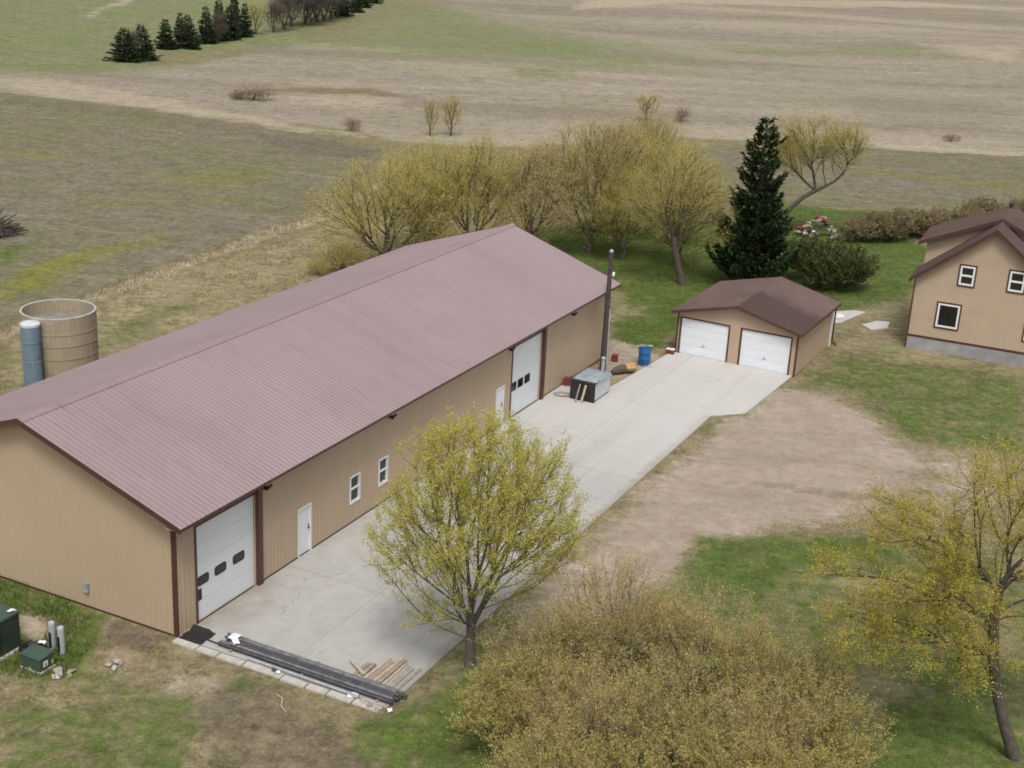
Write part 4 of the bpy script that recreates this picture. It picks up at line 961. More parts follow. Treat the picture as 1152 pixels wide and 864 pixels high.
# loose boards behind the bundle
specs = [(6.42,.95,.95,'wood_mid','short brown board, leftmost of the loose boards behind the pipes',.14,0),(6.66,1.15,.75,'wood_mid','second short brown board from the left behind the pipes',.16,0),
         (6.82,1.0,1.55,'wood_pale','pale yellow board lying left of the thick brown ones',.13,0),(7.02,1.05,1.35,'wood_mid','thick brown board lying left of the middle of the row of boards',.15,.0),
         (7.20,1.0,1.72,'wood_pale','bright pale board in the middle of the row of boards',.11,.0),(7.36,1.0,1.66,'wood_mid','dark brown board just right of the bright pale one',.16,.0),
         (7.54,1.0,1.52,'wood_pale','slim pale board with a dark gap on its right',.09,0),(7.80,.98,1.42,'wood_grey','wide grey weathered board lying near the outer slab edge',.24,0),(8.06,.96,1.52,'wood_grey','slim grey board, rightmost of the loose boards, at the slab edge',.11,0)]
for v_,u0,ln,m,lab,wd,_ in specs:
    o = MB().box(-wd/2,wd/2,0,ln,0,.04+.05*rnd.random()).build('loose_board', m, None, bevel=.004); o.location = at(v_,u0,.053); o.rotation_euler = (0,0,BYAW+R(rnd.uniform(-3,2)))
    tag(o, lab, 'board', 'loose boards at the end of the apron')
o = MB().box(-.06,.06,0,1.0,0,.05).build('loose_board', 'wood_pale', None, bevel=.004); o.location = at(6.75,1.12,.125); o.rotation_euler = (0,0,BYAW+R(58)); tag(o, 'pale board lying crosswise on top of the short brown boards', 'board', 'loose boards at the end of the apron')

# utility boxes by the gable wall
tr = empty('pad_transformer', at(-4.75,-4.05,0), BYAW, 'large dark green transformer cabinet at the left edge of the lawn', 'transformer')
MB().box(-.92,.92,-.95,.95,-.1,.08).build('pad', 'conc_block', tr, bevel=.01)
MB().box(-.82,.82,-.85,.85,.08,1.30).build('cabinet', 'utility_dark', tr, bevel=.02)
MB().box(-.86,.86,-.89,.89,1.303,1.38).build('lid', 'utility_green', tr, bevel=.015)
MB().box(.82,.835,-.02,.02,.1,1.28).build('door_seam', 'black_plastic', tr)
MB().box(.82,.86,.08,.14,.6,.78).build('handle', 'steel_dark', tr)
crumple('plastic_sheet', -4.1,-3.35,1.40,.24,'plastic_white','white scrap lying on top of the large green transformer','plastic',4.)
jb = empty('junction_box', at(-2.64,-3.79,0), BYAW, 'low green utility box with a white sticker beside the grey pedestals', 'utility box')
MB().box(-.47,.47,-.34,.34,-.05,.05).build('pad', 'conc_block', jb, bevel=.01)
MB().box(-.43,.43,-.31,.31,.05,.46).build('cabinet', 'utility_green', jb, bevel=.012)
MB().add([(-.45,-.33,.463),(.45,-.33,.463),(.45,.33,.463),(-.45,.33,.463),(-.45,-.33,.50),(.45,-.33,.50),(.45,.33,.56),(-.45,.33,.56)],[(3,2,1,0),(4,5,6,7),(0,1,5,4),(1,2,6,5),(2,3,7,6),(3,0,4,7)]).build('lid', 'utility_green', jb, bevel=.01)
sk = MB().box(.431,.437,-.16,.03,.17,.36).build('sticker', 'plastic_white', jb)
MB().box(.4375,.440,-.10,-.03,.20,.29).build('sticker_mark', simple('sticker_ink', (.10,.08,.22), .5), sk)
MB().box(.431,.437,.20,.27,.14,.28).build('sticker', 'sticker_yellow', jb)
MB().box(-.06,.02,-.317,-.311,.07,.13).build('sticker', 'sticker_yellow', jb)
for k,(v_,u_) in enumerate(((-3.08,-2.66),(-2.60,-2.74))):
    e = empty('utility_pedestal', at(v_,u_,0), BYAW+R((8,-5)[k]), ('grey utility pedestal nearer the large transformer','grey utility pedestal directly behind the low green box')[k], 'pedestal', 'grey utility pedestals on the lawn')
    MB().lathe([(.115,-.1),(.115,.90),(.10,.955),(.05,.985),(0,.99)], 16).build('housing', 'pedestal', e, smooth=False)
    MB().box(-.045,.045,-.128,-.10,.05,.62).build('cable_slot', 'black_plastic', e)
cb = MB()
for k in range(9):
    a0 = rnd.uniform(0,6); pts = []
    for q in range(14):
        a = a0+q*.55; rr_ = .20+.16*rnd.random(); pts.append((rr_*math.cos(a)*1.3,rr_*math.sin(a),.05+.22*rnd.random()*(1-.03*k)))
    cb.tube(pts, .022, 6)
o = cb.build('cable_tangle', 'black_plastic', None, smooth=True); o.location = at(-3.42,-3.2,.0); tag(o, 'tangle of black cable heaped between the two green boxes', 'cable')
crumple('plastic_sheet', -3.25,-2.95,.28,.25,'plastic_white','white scrap on the black cable tangle','plastic',6.)
for k,(v_,u_,s_,m,lab) in enumerate(((-1.75,-3.75,.30,'rock','largest pale rubble lump by the low green box'),(-1.42,-3.55,.20,'wood_mid','brown lump of rubble right of the low green box'),(-1.62,-4.02,.20,'conc_block','pale flat lump nearest the front by the low green box'),(-1.30,-3.78,.16,'wood_mid','small brown lump, rightmost by the low green box'),
                            (-.60,-2.28,.24,'rock','tan rubble lump on the bare patch in the front lawn'),(-.42,-2.66,.16,'conc_block','whitish rubble lump on the bare patch in the front lawn'),(-.72,-2.60,.15,'rock','small tan rubble lump on the bare patch in the front lawn'),(-.35,-2.42,.12,'rock','smallest rubble lump, right side of the bare patch'))):
    stone(v_,u_,.06,s_,m,lab,'rubble',None,k+20)
o = MB().tube([(0,0,.02),(.25,-.3,.06),(.28,-.7,.04),(.5,-1.0,.02)], [.02,.028,.025,.012], 6).build('fallen_stick', 'wood_pale', None); o.location = (*(-6.97,37.86),0.02); tag(o, 'pale crooked stick lying on the bare soil of the front lawn', 'stick')
# flat concrete pads by the garage
for k,(poly,lab) in enumerate((([(19.78,85.66),(22.09,86.50),(22.72,86.21),(20.47,83.43),(19.63,83.47)],'pale concrete pad at the back right corner of the garage'),([(21.84,83.29),(22.97,84.27),(23.81,84.23),(23.30,82.80),(22.16,82.22)],'small pale concrete pad standing alone in the grass'))):
    o = MB().prism(poly, -.1, .07).build('concrete_pad', 'conc_new', None, bevel=.012); tag(o, lab, 'concrete pad')
o = MB().box(-.45,.45,-.25,.25,0,.22).build('scrap_bundle', 'plastic_white', None, bevel=.06); o.location = (*(20.44,84.39),.072); o.rotation_euler = (0,0,.2); tag(o, 'white scrap bundle lying on the pad behind the garage', 'scrap')
# pile of junk beyond the spruce
jc = (23.60,107.80)
for k in range(38):
    a = rnd.uniform(0,6.28); q = rnd.random()**.6; x_ = q*1.65*math.cos(a); y_ = q*1.1*math.sin(a); z_ = .1+1.55*(1-q*q)*rnd.uniform(.75,1.05)
    m = rnd.choice(['plastic_white','conc_block','rock','red','wood_mid','steel_dark','conc_block','wood_grey','wood_mid','rock'])
    nm = {'plastic_white':'white','conc_block':'grey','rock':'tan','red':'dark red','wood_mid':'brown','steel_dark':'dark','wood_grey':'weathered'}[m]
    o = stone(0,0,0,0.26+.18*rnd.random(),m,f'{nm} lump in the scrap pile beyond the spruce','scrap','lumps heaped in the scrap pile beyond the spruce',k+40); o.location = (jc[0]+x_,jc[1]+y_,z_)
# ------------------------------------------------------------------ trees
def grow(rs, trunk, targets, bf):
    """join target points to the growing tree, each where distance plus path length is least"""
    nodes = [np.array(p, float) for p in trunk]; par = list(range(-1, len(trunk)-1)); path = [0.]
    for i in range(1, len(trunk)): path.append(path[-1]+np.linalg.norm(nodes[i]-nodes[i-1])*.35)
    T = np.array(targets, float); n = len(T); best = np.full(n, 1e9); bi = np.zeros(n, int); done = np.zeros(n, bool)
    def relax(k):
        nonlocal best, bi
        d = T-nodes[k]; c = np.sqrt((d*d).sum(1)); c = c+np.where(d[:,2] < -.2, .35*np.abs(d[:,2]), 0)+bf*path[k]
        m = (c < best) & ~done; best[m] = c[m]; bi[m] = k
    for k in range(max(1, len(trunk)//2), len(trunk)): relax(k)
    for _ in range(n):
        j = int(np.argmin(np.where(done, 1e12, best))); done[j] = True; k = bi[j]
        a = nodes[k]; b = T[j]; L = np.linalg.norm(b-a); m = max(1, int(L/.45)); prev = k
        for q in range(1, m+1):
            f = q/m; p = a+(b-a)*f
            if q < m: p = p+rs.normal(0, .05*L/m+.015, 3)+np.array([0,0,-.10*L*math.sin(math.pi*f)*.6])
            nodes.append(p); par.append(prev); path.append(path[prev]+L/m); prev = len(nodes)-1
            if q < m or True: relax(prev)
    return np.array(nodes), np.array(par)
def finish(P, par, r_tip, r_base, ntrunk):
    n = len(P); kids = [[] for _ in range(n)]
    for i in range(1, n): kids[par[i]].append(i)
    cnt = np.zeros(n)
    for i in range(n-1, -1, -1): cnt[i] = 1 if not kids[i] else sum(cnt[k] for k in kids[i])
    # the node order is by attachment, so a parent always precedes its children
    e = math.log(max(2., cnt[0]))/math.log(r_base/r_tip); rad = r_tip*cnt**(1/e)
    rad = np.minimum(rad, r_base)
    for i in range(min(ntrunk, n)): rad[i] *= 1+.35*max(0, 1-i*.6)
    main = [max(k, key=lambda q: cnt[q]) if k else -1 for k in kids]
    for _ in range(3):
        Q = P.copy()
        for i in range(1, n):
            if main[i] >= 0: Q[i] = .5*P[i]+.25*(P[par[i]]+P[main[i]])
        P = Q
    return P, kids, cnt, rad, main
def branch_mesh(P, par, kids, rad, main, parent, mat, rmin=0.):
    mb = MB(); starts = [0]; 
    for i in range(len(P)):
        for k in kids[i]:
            if k != main[i]: starts.append(k)
    for s0 in starts:
        ch = [s0] if s0 == 0 else [par[s0], s0]; q = s0
        while main[q] >= 0: q = main[q]; ch.append(q)
        if len(ch) < 2 or rad[s0] < rmin: continue
        r = [rad[c] for c in ch]
        if s0: r[0] = min(r[0], r[1]*1.25)
        mx = max(r); mb.tube([P[c] for c in ch], r, 8 if mx > .08 else 5 if mx > .025 else 3, cap=False)
    return mb.build('trunk', mat, parent, smooth=True)
def unit(a): return a/np.maximum(np.linalg.norm(a, axis=1, keepdims=True), 1e-9)
def twigs_leaves(rs, P, par, rad, par_obj, thin, ntw, tlen, up, out, droop, twr, nleaf, lsize, lmat, tmat, spread=.10, centre=None, aspect=.55, keep=None):
    idx_ = np.where((rad < thin) & (np.arange(len(P)) > 0))[0]
    if keep is not None: idx_ = idx_[keep(P[idx_])]
    idx_ = np.repeat(idx_, ntw); b = P[idx_]+rs.normal(0, .02, (len(idx_),3)); pd = unit(P[idx_]-P[par[idx_]])
    c = P.mean(0) if centre is None else np.array(centre)
    d = unit(pd*.6+unit(b-c)*out+np.array([0,0,up])+rs.normal(0, .55, b.shape))
    L = tlen*rs.uniform(.45, 1.25, len(b))
    mid = b+d*L[:,None]*.55; tip = b+d*L[:,None]; tip[:,2] -= droop*L
    sd = unit(np.cross(d, rs.normal(0,1,d.shape))); s2 = unit(np.cross(d, sd)); n = len(b); w_ = twr
    # twig: a two-joint three-sided taper
    V = np.concatenate([b+sd*w_, b-sd*.5*w_+s2*.87*w_, b-sd*.5*w_-s2*.87*w_, mid+sd*w_*.7, mid-sd*.35*w_+s2*.6*w_, mid-sd*.35*w_-s2*.6*w_, tip], 0)
    i = np.arange(n); F = []
    for a, q in ((0,1),(1,2),(2,0)):
        F += [np.stack([i+a*n, i+q*n, i+(q+3)*n],1), np.stack([i+a*n, i+(q+3)*n, i+(a+3)*n],1), np.stack([i+(a+3)*n, i+(q+3)*n, i+6*n],1)]
    np_mesh('twigs', V, np.concatenate(F), tmat, None, par_obj)
    # leaves along the twigs, in small tufts
    k = np.repeat(np.arange(n), nleaf); t_ = rs.uniform(.12, 1.08, len(k))[:,None]**.7
    pos = np.where(t_ < .55, b[k]+(mid[k]-b[k])*(t_/.55), mid[k]+(tip[k]-mid[k])*((t_-.55)/.45))+rs.normal(0, spread, (len(k),3))
    nn_ = unit(rs.normal(0,.62,pos.shape)+np.array([0,0,1.])); a1 = unit(np.cross(nn_, rs.normal(0,1,pos.shape))); a2 = np.cross(nn_, a1)
    s = lsize*rs.uniform(.6,1.35,len(k))[:,None]
    bend = np.cross(a1, a2)*s*.25
    V = np.concatenate([pos-a1*s*.5, pos+a2*s*aspect*.5+bend, pos+a1*s*.5, pos-a2*s*aspect*.5+bend], 0); m = len(k); j = np.arange(m)
    F = np.stack([j, j+m, j+2*m, j+3*m], 1)
    tw_tone = rs.uniform(0,1,n); sp_ = np.sin(pos[:,0]*1.9+2.3*np.sin(pos[:,1]*1.3))*np.sin(pos[:,1]*1.7+pos[:,2]*1.4)
    tone = np.clip(.30*tw_tone[k]+.30*rs.uniform(0,1,m)+.2+.22*sp_, 0, 1)
    return np_mesh('crown', V, F, lmat, np.tile(tone, 4), par_obj)
def blob_points(rs, blobs, n, shell=.45):
    """points spread through a few ellipsoids, thinned in noisy gaps"""
    vol = np.array([b[3]*b[4]*b[5] for b in blobs]); pk = rs.choice(len(blobs), n*3, p=vol/vol.sum()); out = []
    for k in pk:
        b = blobs[k]; d = rs.normal(0,1,3); d /= np.linalg.norm(d); r = rs.rand()**shell
        p = np.array([b[0]+d[0]*r*b[3], b[1]+d[1]*r*b[4], b[2]+d[2]*r*b[5]])
        if mnoise.noise(Vector(p)*.8+Vector((b[0]*3.1,7,2))) < -.18 and rs.rand() < .75: continue
        out.append(p)
        if len(out) >= n: break
    return np.array(out)
def tree(name, label, loc, seed, trunk, blobs, n, bf, r_tip, r_base, bark, tw, cat='tree', group=None, rz=0., shell=.45):
    rs = np.random.RandomState(seed); e = empty(name, loc, rz, label, cat, group)
    T = blob_points(rs, blobs, n, shell); P, par = grow(rs, trunk, T, bf)
    P, kids, cnt, rad, main = finish(P, par, r_tip, r_base, len(trunk))
    branch_mesh(P, par, kids, rad, main, e, bark)
    c = np.array([[b[0],b[1],b[2]] for b in blobs]).mean(0)-np.array([0,0,1.5])
    twigs_leaves(rs, P, par, rad, e, tw['thin'], tw['ntw'], tw['tlen'], tw['up'], tw['out'], tw['droop'], tw['twr'], tw['nleaf'], tw['lsize'], tw['lmat'], tw['tmat'], tw.get('spread',.1), c, tw.get('aspect',.55), tw.get('keep'))
    return e
def copies(proto, spots, group):
    """the prototype takes the first spot, copies of it and of its parts the others"""
    for k, (p, rz, s, sz, label) in enumerate(spots):
        o = proto if k == 0 else copy_tree(proto)
        o.location = (p[0], p[1], H(p[0], p[1])-.03); o.rotation_euler = (0,0,rz); o.scale = (s,s,sz); o['label'] = label
        if group: o['group'] = group

# the young maple at the edge of the apron
fm_tw = dict(thin=.030, ntw=4, tlen=.62, up=.6, out=.45, droop=.0, twr=.005, nleaf=20, lsize=.066, lmat='leaf_lime', tmat='willow_twig', spread=.06)
tree('maple_tree', 'round-crowned lime green young tree standing at the edge of the concrete apron', (*(-0.89,40.20),-.02), 21,
     [(0,0,0),(-.02,.02,.6),(-.06,.03,1.1),(-.02,.0,1.5)],
     [(.2,0,6.0,3.1,3.0,2.9),(-.9,0,4.6,2.6,2.4,1.7),(1.5,.2,5.4,2.2,2.0,2.2),(-2.1,.1,4.4,1.3,1.3,1.2),(.1,0,7.5,2.1,2.0,1.4),(-.5,-.2,2.9,1.5,1.3,1.0),(-2.7,0,3.9,1.0,1.0,1.0),(-1.7,-.3,2.4,.9,.8,.8),(-.3,0,6.6,2.5,2.4,1.8)], 820, .75, .009, .16, 'bark_grey', fm_tw, shell=.3)
# the leaning tree at the right edge
rt_tw = dict(thin=.032, ntw=5, tlen=.68, up=.4, out=.5, droop=.05, twr=.005, nleaf=14, lsize=.064, lmat='leaf_right', tmat='willow_twig', spread=.07)
tree('leaning_tree', 'leaning olive yellow tree with dark crooked limbs at the right edge of the lawn', (*(16.20,36.60),-.02), 33,
     [(0,0,0),(-.45,.05,.9),(-1.0,.1,2.1),(-1.35,.15,3.4),(-1.5,.1,4.8),(-1.6,.1,6.0)],
     [(-1.6,.1,9.0,2.2,1.7,1.0),(-5.0,-.1,7.8,1.5,1.3,.75),(-3.0,0,5.9,1.7,1.6,.95),(-.6,.3,7.2,1.6,1.6,1.4),(-4.2,.2,4.2,2.4,1.8,1.1),(-5.2,.3,5.6,1.7,1.5,.9),(1.0,.2,6.6,1.8,1.8,1.6),(-1.9,-.4,3.6,1.2,1.2,.7),(.6,0,9.2,1.6,1.5,.9),(-3.2,.4,7.2,1.6,1.6,1.0),(-2.4,.2,4.8,1.6,1.6,1.2)], 980, .55, .009, .175, 'bark', rt_tw)
# thicket of budding shrubs in the foreground
th_tw = dict(thin=.024, ntw=4, tlen=.62, up=.85, out=.4, droop=.0, twr=.005, nleaf=9, lsize=.062, lmat='leaf_olive', tmat='shrub_twig', spread=.05)
def shrub_proto(seed, hgt_, rad_, lmat='leaf_olive', name='budding_shrub', n=430, **kw):
    tw = dict(th_tw); tw['lmat'] = lmat; tw.update(kw)
    return tree(name, '', (0,0,0), seed, [(0,0,0),(.02,0,.15),(.0,.03,.3)],
        [(0,0,hgt_*.52,rad_,rad_,hgt_*.44),(rad_*.5,rad_*.2,hgt_*.45,rad_*.7,rad_*.7,hgt_*.36),(-rad_*.5,-rad_*.3,hgt_*.42,rad_*.7,rad_*.6,hgt_*.36)], n, .75, .007, .09, 'bark_grey', tw, 'shrub')
TH = 'budding shrubs of the foreground thicket'
sA = shrub_proto(51, 4.2, 2.1, nleaf=6, ntw=5, tlen=.7); sB = shrub_proto(52, 3.9, 2.0, 'leaf_olive_green'); sC = shrub_proto(53, 3.4, 1.9, 'leaf_olive_green', lsize=.072, nleaf=12, spread=.035, ntw=3)
copies(sA, [((3.85,39.68),0,1.,1.04,'tallest olive budding shrub at the top of the foreground thicket'),((6.61,38.69),2.2,1.,.96,'olive shrub right of the tallest one in the thicket, beside the green lawn'),
            ((2.54,34.00),4.,1.0,.95,'olive shrub in the middle left of the thicket, right of the lime green tree trunk'),((7.56,33.54),1.1,.95,.85,'olive shrub in the lower right middle of the thicket')], TH)
copies(sB, [((1.36,37.85),.5,.95,.95,'olive shrub at the upper left of the thicket along the slab edge'),((8.89,37.16),2.9,1.,1.,'olive shrub on the upper right shoulder of the thicket'),
            ((5.17,34.53),1.7,1.05,.98,'olive shrub in the very middle of the thicket'),((1.83,31.32),5.,1.,.85,'olive shrub at the lower left front of the thicket')], TH)
copies(sC, [((9.68,34.76),1.4,.95,.95,'pale olive shrub at the right end of the thicket'),((0.61,35.88),.3,.9,.82,'olive shrub at the foot of the lime green tree'),
            ((3.94,31.40),2.5,1.05,.9,'olive shrub at the middle front of the thicket at the bottom edge'),((6.62,30.91),3.6,1.05,.86,'olive shrub at the right front of the thicket at the bottom edge'),((8.65,31.92),4.4,.95,.8,'low olive shrub at the bottom right corner of the thicket')], TH)
# willows behind the shed
def willow_proto(seed, blobs, trunk, lmat, n=420, r_base=.25, name='willow_tree', **kw):
    tw = dict(thin=.050, ntw=4, tlen=1.05, up=.45, out=.4, droop=.10, twr=.009, nleaf=9, lsize=.098, lmat=lmat, tmat='willow_twig', spread=.14, aspect=.45); tw.update(kw)
    return tree(name, '', (0,0,0), seed, trunk, blobs, n, .75, .013, r_base, 'bark', tw)
WG = 'willows behind the shed and the garage'
wA = willow_proto(61, [(0,0,5.0,3.9,3.6,2.6),(-2.4,0,4.0,2.2,2.2,1.7),(2.3,.4,4.4,2.2,2.2,2.0),(.3,0,6.6,2.4,2.2,1.2),(-1.5,-.8,2.5,2.6,2.0,1.2),(2.2,-.6,2.6,2.0,2.0,1.2)], [(0,0,0),(.1,0,.4),(.05,.1,.7)], 'leaf_willow', n=520)
wB = willow_proto(62, [(0,0,5.6,3.0,3.0,2.8),(1.6,0,5.0,2.2,2.0,2.0),(-1.8,.3,4.6,2.0,2.0,1.8),(.2,0,7.4,1.7,1.7,1.3),(0,-.6,2.9,2.6,2.2,1.3)], [(0,0,0),(-.1,0,.4),(.05,.1,.8)], 'leaf_willow', n=480, r_base=.2)
wC = willow_proto(63, [(0,0,5.8,2.9,2.8,2.9),(1.2,0,6.8,2.0,2.0,2.0),(-1.6,.3,5.0,1.9,1.9,1.9),(.3,-.5,2.9,2.5,2.2,1.3)], [(0,0,0),(.1,0,.4),(.1,.1,.8)], 'leaf_willow_tan', n=480, r_base=.18, nleaf=6, ntw=5)
# the gnarled one on the lawn: a dark forked trunk leaning left
wD = willow_proto(64, [(-.6,0,6.3,3.1,2.8,2.2),(-2.6,0,5.2,1.9,1.9,1.8),(1.5,0,5.0,1.9,2.0,2.2),(-.6,0,8.2,2.2,2.2,1.2),(1.2,0,7.0,1.8,1.9,1.5)], [(0,0,0),(-.15,0,.8),(-.5,0,1.7),(-.9,.1,2.6),(-1.05,.1,3.4)], 'leaf_willow', n=430, r_base=.22, nleaf=6)
copies(wA, [((-9.19,91.34),.2,1.16,.95,'broad golden willow at the left end of the row behind the shed'),((11.12,103.17),2.4,1.05,1.0,'broad golden willow standing behind the gnarled one'),((-6.78,96.40),5.1,.95,1.0,'golden willow between the two leftmost of the row, a little farther back'),((7.27,105.24),3.3,1.0,1.0,'golden willow behind the tall tan one at the shed corner')], WG)
copies(wB, [((-3.38,95.06),.9,1.2,1.0,'golden willow directly left of the shed roof peak'),((7.48,96.90),3.9,.85,.80,'golden willow left of the gnarled one at the shed corner'),((11.28,96.17),5.2,.72,.85,'golden willow with dark trunk between the gnarled one and the spruce')], WG)
copies(wC, [((1.04,96.54),1.9,1.2,.92,'tan budding willow directly behind the shed roof peak'),((5.09,98.48),.3,1.2,1.12,'tall tan budding willow right of the shed roof peak'),((10.50,113.08),4.3,1.0,.95,'tan budding willow farthest back, behind the row')], WG)
wE = willow_proto(65, [(3.4,0,7.3,2.8,1.8,2.0),(5.7,0,7.3,1.3,1.2,1.8),(.6,0,7.0,2.6,1.9,2.2)], [(0,0,0),(.6,0,1.3),(1.4,0,2.7),(2.4,.1,3.5),(3.2,.1,3.8),(4.0,0,4.1),(4.8,0,4.5),(5.4,0,5.1),(5.9,0,6.2)], 'leaf_willow', n=480, r_base=.17, nleaf=8, ntw=5, thin=.075, tlen=1.25)
copies(wE, [((19.87,107.55),0,1.,1.,'golden willow with a long limb leaning right from behind the dark spruce')], WG)
copies(wD, [((11.26,90.87),0,1.,1.,'gnarled willow with a dark leaning trunk on the green lawn')], WG)
sm = shrub_proto(71, 2.3, 1.7, 'leaf_willow', 'willow_shrub', 220, lsize=.09, twr=.008, tlen=.75, nleaf=5)
copies(sm, [((-11.85,89.36),0,.85,.85,'low golden willow shrub at the left end behind the shed roof'),((-13.23,88.16),2.,.5,.5,'smallest golden willow shrub, left of the other by the shed roof')], 'willow shrubs behind the shed')

# conifers
def conifer(name, seed, h, rb, mat, nw, nb, needle, nn, e=None, pine=1.):
    rs = np.random.RandomState(seed); e = empty(name, (0,0,0))
    MB().tube([(0,0,-.1),(0,0,h*.5),(0,0,h*.97)], [h*.022+.04,h*.014+.02,.015], 8).build('trunk', 'bark', e)
    B0 = []; D0 = []; br = MB()
    for w_ in range(nw):
        f = (w_+.3)/nw; z = h*(.04+.95*f); R_ = rb*(1-f)**.82*(.90+.2*rs.rand())+.16*pine*(f > .8)
        n = max(3, int(nb*(1-.55*f))); a0 = rs.rand()*6.28
        for k in range(n):
            a = a0+6.283*k/n+rs.normal(0,.22); L = R_*rs.uniform(.55,1.18); d = np.array([math.cos(a), math.sin(a)]); zz = z+rs.normal(0,.10)
            pts = []
            for q in range(6):
                t_ = q/5; lift = (-.20*math.sin(t_*2.4)+.42*t_**2.2*pine)*L*(1-.3*f)+.25*f*L*t_
                pts.append(np.array([d[0]*L*t_, d[1]*L*t_, zz+lift]))
            br.tube(pts, [.03*(1-t__/5.5)*(L/rb+.2) for t__ in range(6)], 3, cap=False)
            m = int(nn*(L/rb)*(.6+.4*L/rb))+4; t_ = rs.uniform(.12,1.,m)**.75; s = np.clip(t_*5,0,4.999); i = s.astype(int); fr = (s-i)[:,None]; pp = np.array(pts); p = pp[i]*(1-fr)+pp[i+1]*fr
            side = rs.choice([-1,1],m)[:,None]*np.array([-d[1],d[0],0])[None]; wd = (.20*L*(1.1-t_)+.06)[:,None]
            p = p+side*rs.rand(m)[:,None]*wd; B0.append(p); dirn = unit(np.array([d[0],d[1],.25*pine])[None]*.8+side*.75+rs.normal(0,.28,p.shape)); D0.append(dirn)
    br.build('limbs', 'bark', e)
    p = np.concatenate(B0); d = np.concatenate(D0); n = len(p); L = needle*rs.uniform(.6,1.4,n)[:,None]; s = unit(np.cross(d, np.array([0,0,1.])+rs.normal(0,.5,p.shape)))*L*.15
    V = np.concatenate([p-s*.6, p+d*L*.55-s+np.array([0,0,.03]), p+d*L, p+d*L*.55+s+np.array([0,0,.03])],0); j = np.arange(n)
    np_mesh('crown', V, np.stack([j,j+n,j+2*n,j+3*n],1), mat, np.tile(np.clip(rs.normal(.45,.25,n),0,1),4), e)
    return e
sp = conifer('spruce_tree', 81, 11.7, 3.1, 'needle', 20, 12, .34, 380, pine=1.35)
sp.location = (*(15.89,91.35),0); tag(sp, 'tall dark green conifer standing behind the garage', 'conifer')
fA = conifer('fir_tree', 82, 5.0, 1.9, 'needle_far', 22, 11, .34, 75, pine=.2); fB = conifer('fir_tree', 83, 5.4, 1.5, 'needle_far', 24, 10, .32, 75, pine=.2)
FG = 'small firs in the far windbreak'
copies(fA, [((-56.77,196.15),0,1.3,.93,'dark broad fir, leftmost of the far windbreak'),((-55.11,199.23),1.,1.25,1.0,'mid green broad fir touching the leftmost one of the far windbreak'),
            ((-53.27,219.06),2.,1.1,1.05,'broad fir, second in the clump after the gap of the windbreak'),((-50.34,235.37),4.,1.1,1.1,'broad fir in the middle clump of the far windbreak'),((-37.93,283.77),3.,1.1,1.1,'fir near the top edge, left of the last three'),((-36.68,293.66),5.,1.1,1.2,'second fir from the upper right end of the windbreak'),((-35.75,319.67),.5,1.1,1.2,'last fir at the upper right end of the windbreak')], FG)
copies(fB, [((-56.03,216.23),.4,1.2,.85,'slim fir, first in the clump after the gap of the windbreak'),((-54.68,219.69),1.4,.9,1.0,'slim fir squeezed behind the second in the clump'),((-52.54,228.03),2.6,1.2,1.1,'slim fir at the left of the middle clump of the windbreak'),
            ((-51.49,233.16),.9,1.1,1.35,'tall slim fir in the middle clump of the windbreak'),((-50.13,238.67),3.3,1.,1.6,'tallest slim fir at the right of the middle clump'),((-48.80,241.05),5.1,1.,1.05,'short slim fir at the right end of the middle clump'),((-36.32,306.06),1.2,1.2,1.2,'slim fir between the last two at the upper right end')], FG)
# bare and budding trees in the windbreak
bt = willow_proto(91, [(0,0,4.2,1.9,1.9,2.6),(.3,0,5.8,1.2,1.2,1.6)], [(0,0,0),(.05,0,.7)], 'leaf_bare', 150, .16, 'bare_tree', thin=.05, ntw=7, nleaf=3, lsize=.12, tlen=1.0, twr=.016, tmat='bark_grey')
copies(bt, [((-50.73,229.02),1.,.8,.7,'grey bare tree in front of the middle clump of firs'),((-53.27,219.06),4.,.6,.5,'small grey bare tree among the first clump of firs'),((-55.67,196.68),2.,.6,.6,'small bare tree between the two leftmost firs'),((-45.50,249.74),0,1.,.75,'thin bare tree right of the yellow budding one'),((-44.02,259.65),2.,1.7,1.25,'tall grey bare tree left of the windbreak gap'),((-42.34,264.49),3.,1.8,1.2,'grey bare tree second right of the gap'),((-40.75,269.41),1.,1.8,1.2,'grey bare tree third right of the gap'),((-39.22,276.51),5.,1.8,1.25,'grey bare tree left of the upper firs'),((-44.34,253.96),1.5,1.4,.9,'low grey bare tree at the left edge of the upper bare clump'),((-41.01,263.40),4.5,1.6,1.0,'grey bare tree filling the gap in the upper bare clump'),((-39.78,272.03),.7,1.6,1.0,'grey bare tree just left of the upper right firs'),((-38.21,279.27),2.6,1.5,1.0,'grey bare tree touching the upper right firs')], 'bare trees in the far windbreak')
yt = willow_proto(92, [(0,0,3.4,1.6,1.6,2.2)], [(0,0,0),(.05,0,.6)], 'leaf_willow', 110, .12, 'budding_tree', thin=.05, ntw=4, nleaf=4, lsize=.12, twr=.015)
copies(yt, [((-47.74,245.00),0,1.2,1.0,'yellow green budding tree right of the middle clump of firs'),((-10.05,145.81),1.,.55,.72,'left of the two slim budding trees on the meadow edge'),((-7.93,146.51),3.,.75,.78,'right of the two slim budding trees on the meadow edge'),((14.26,164.75),2.,.9,.60,'yellow green budding tree poking up far behind the willows')], 'small budding trees in the distance')
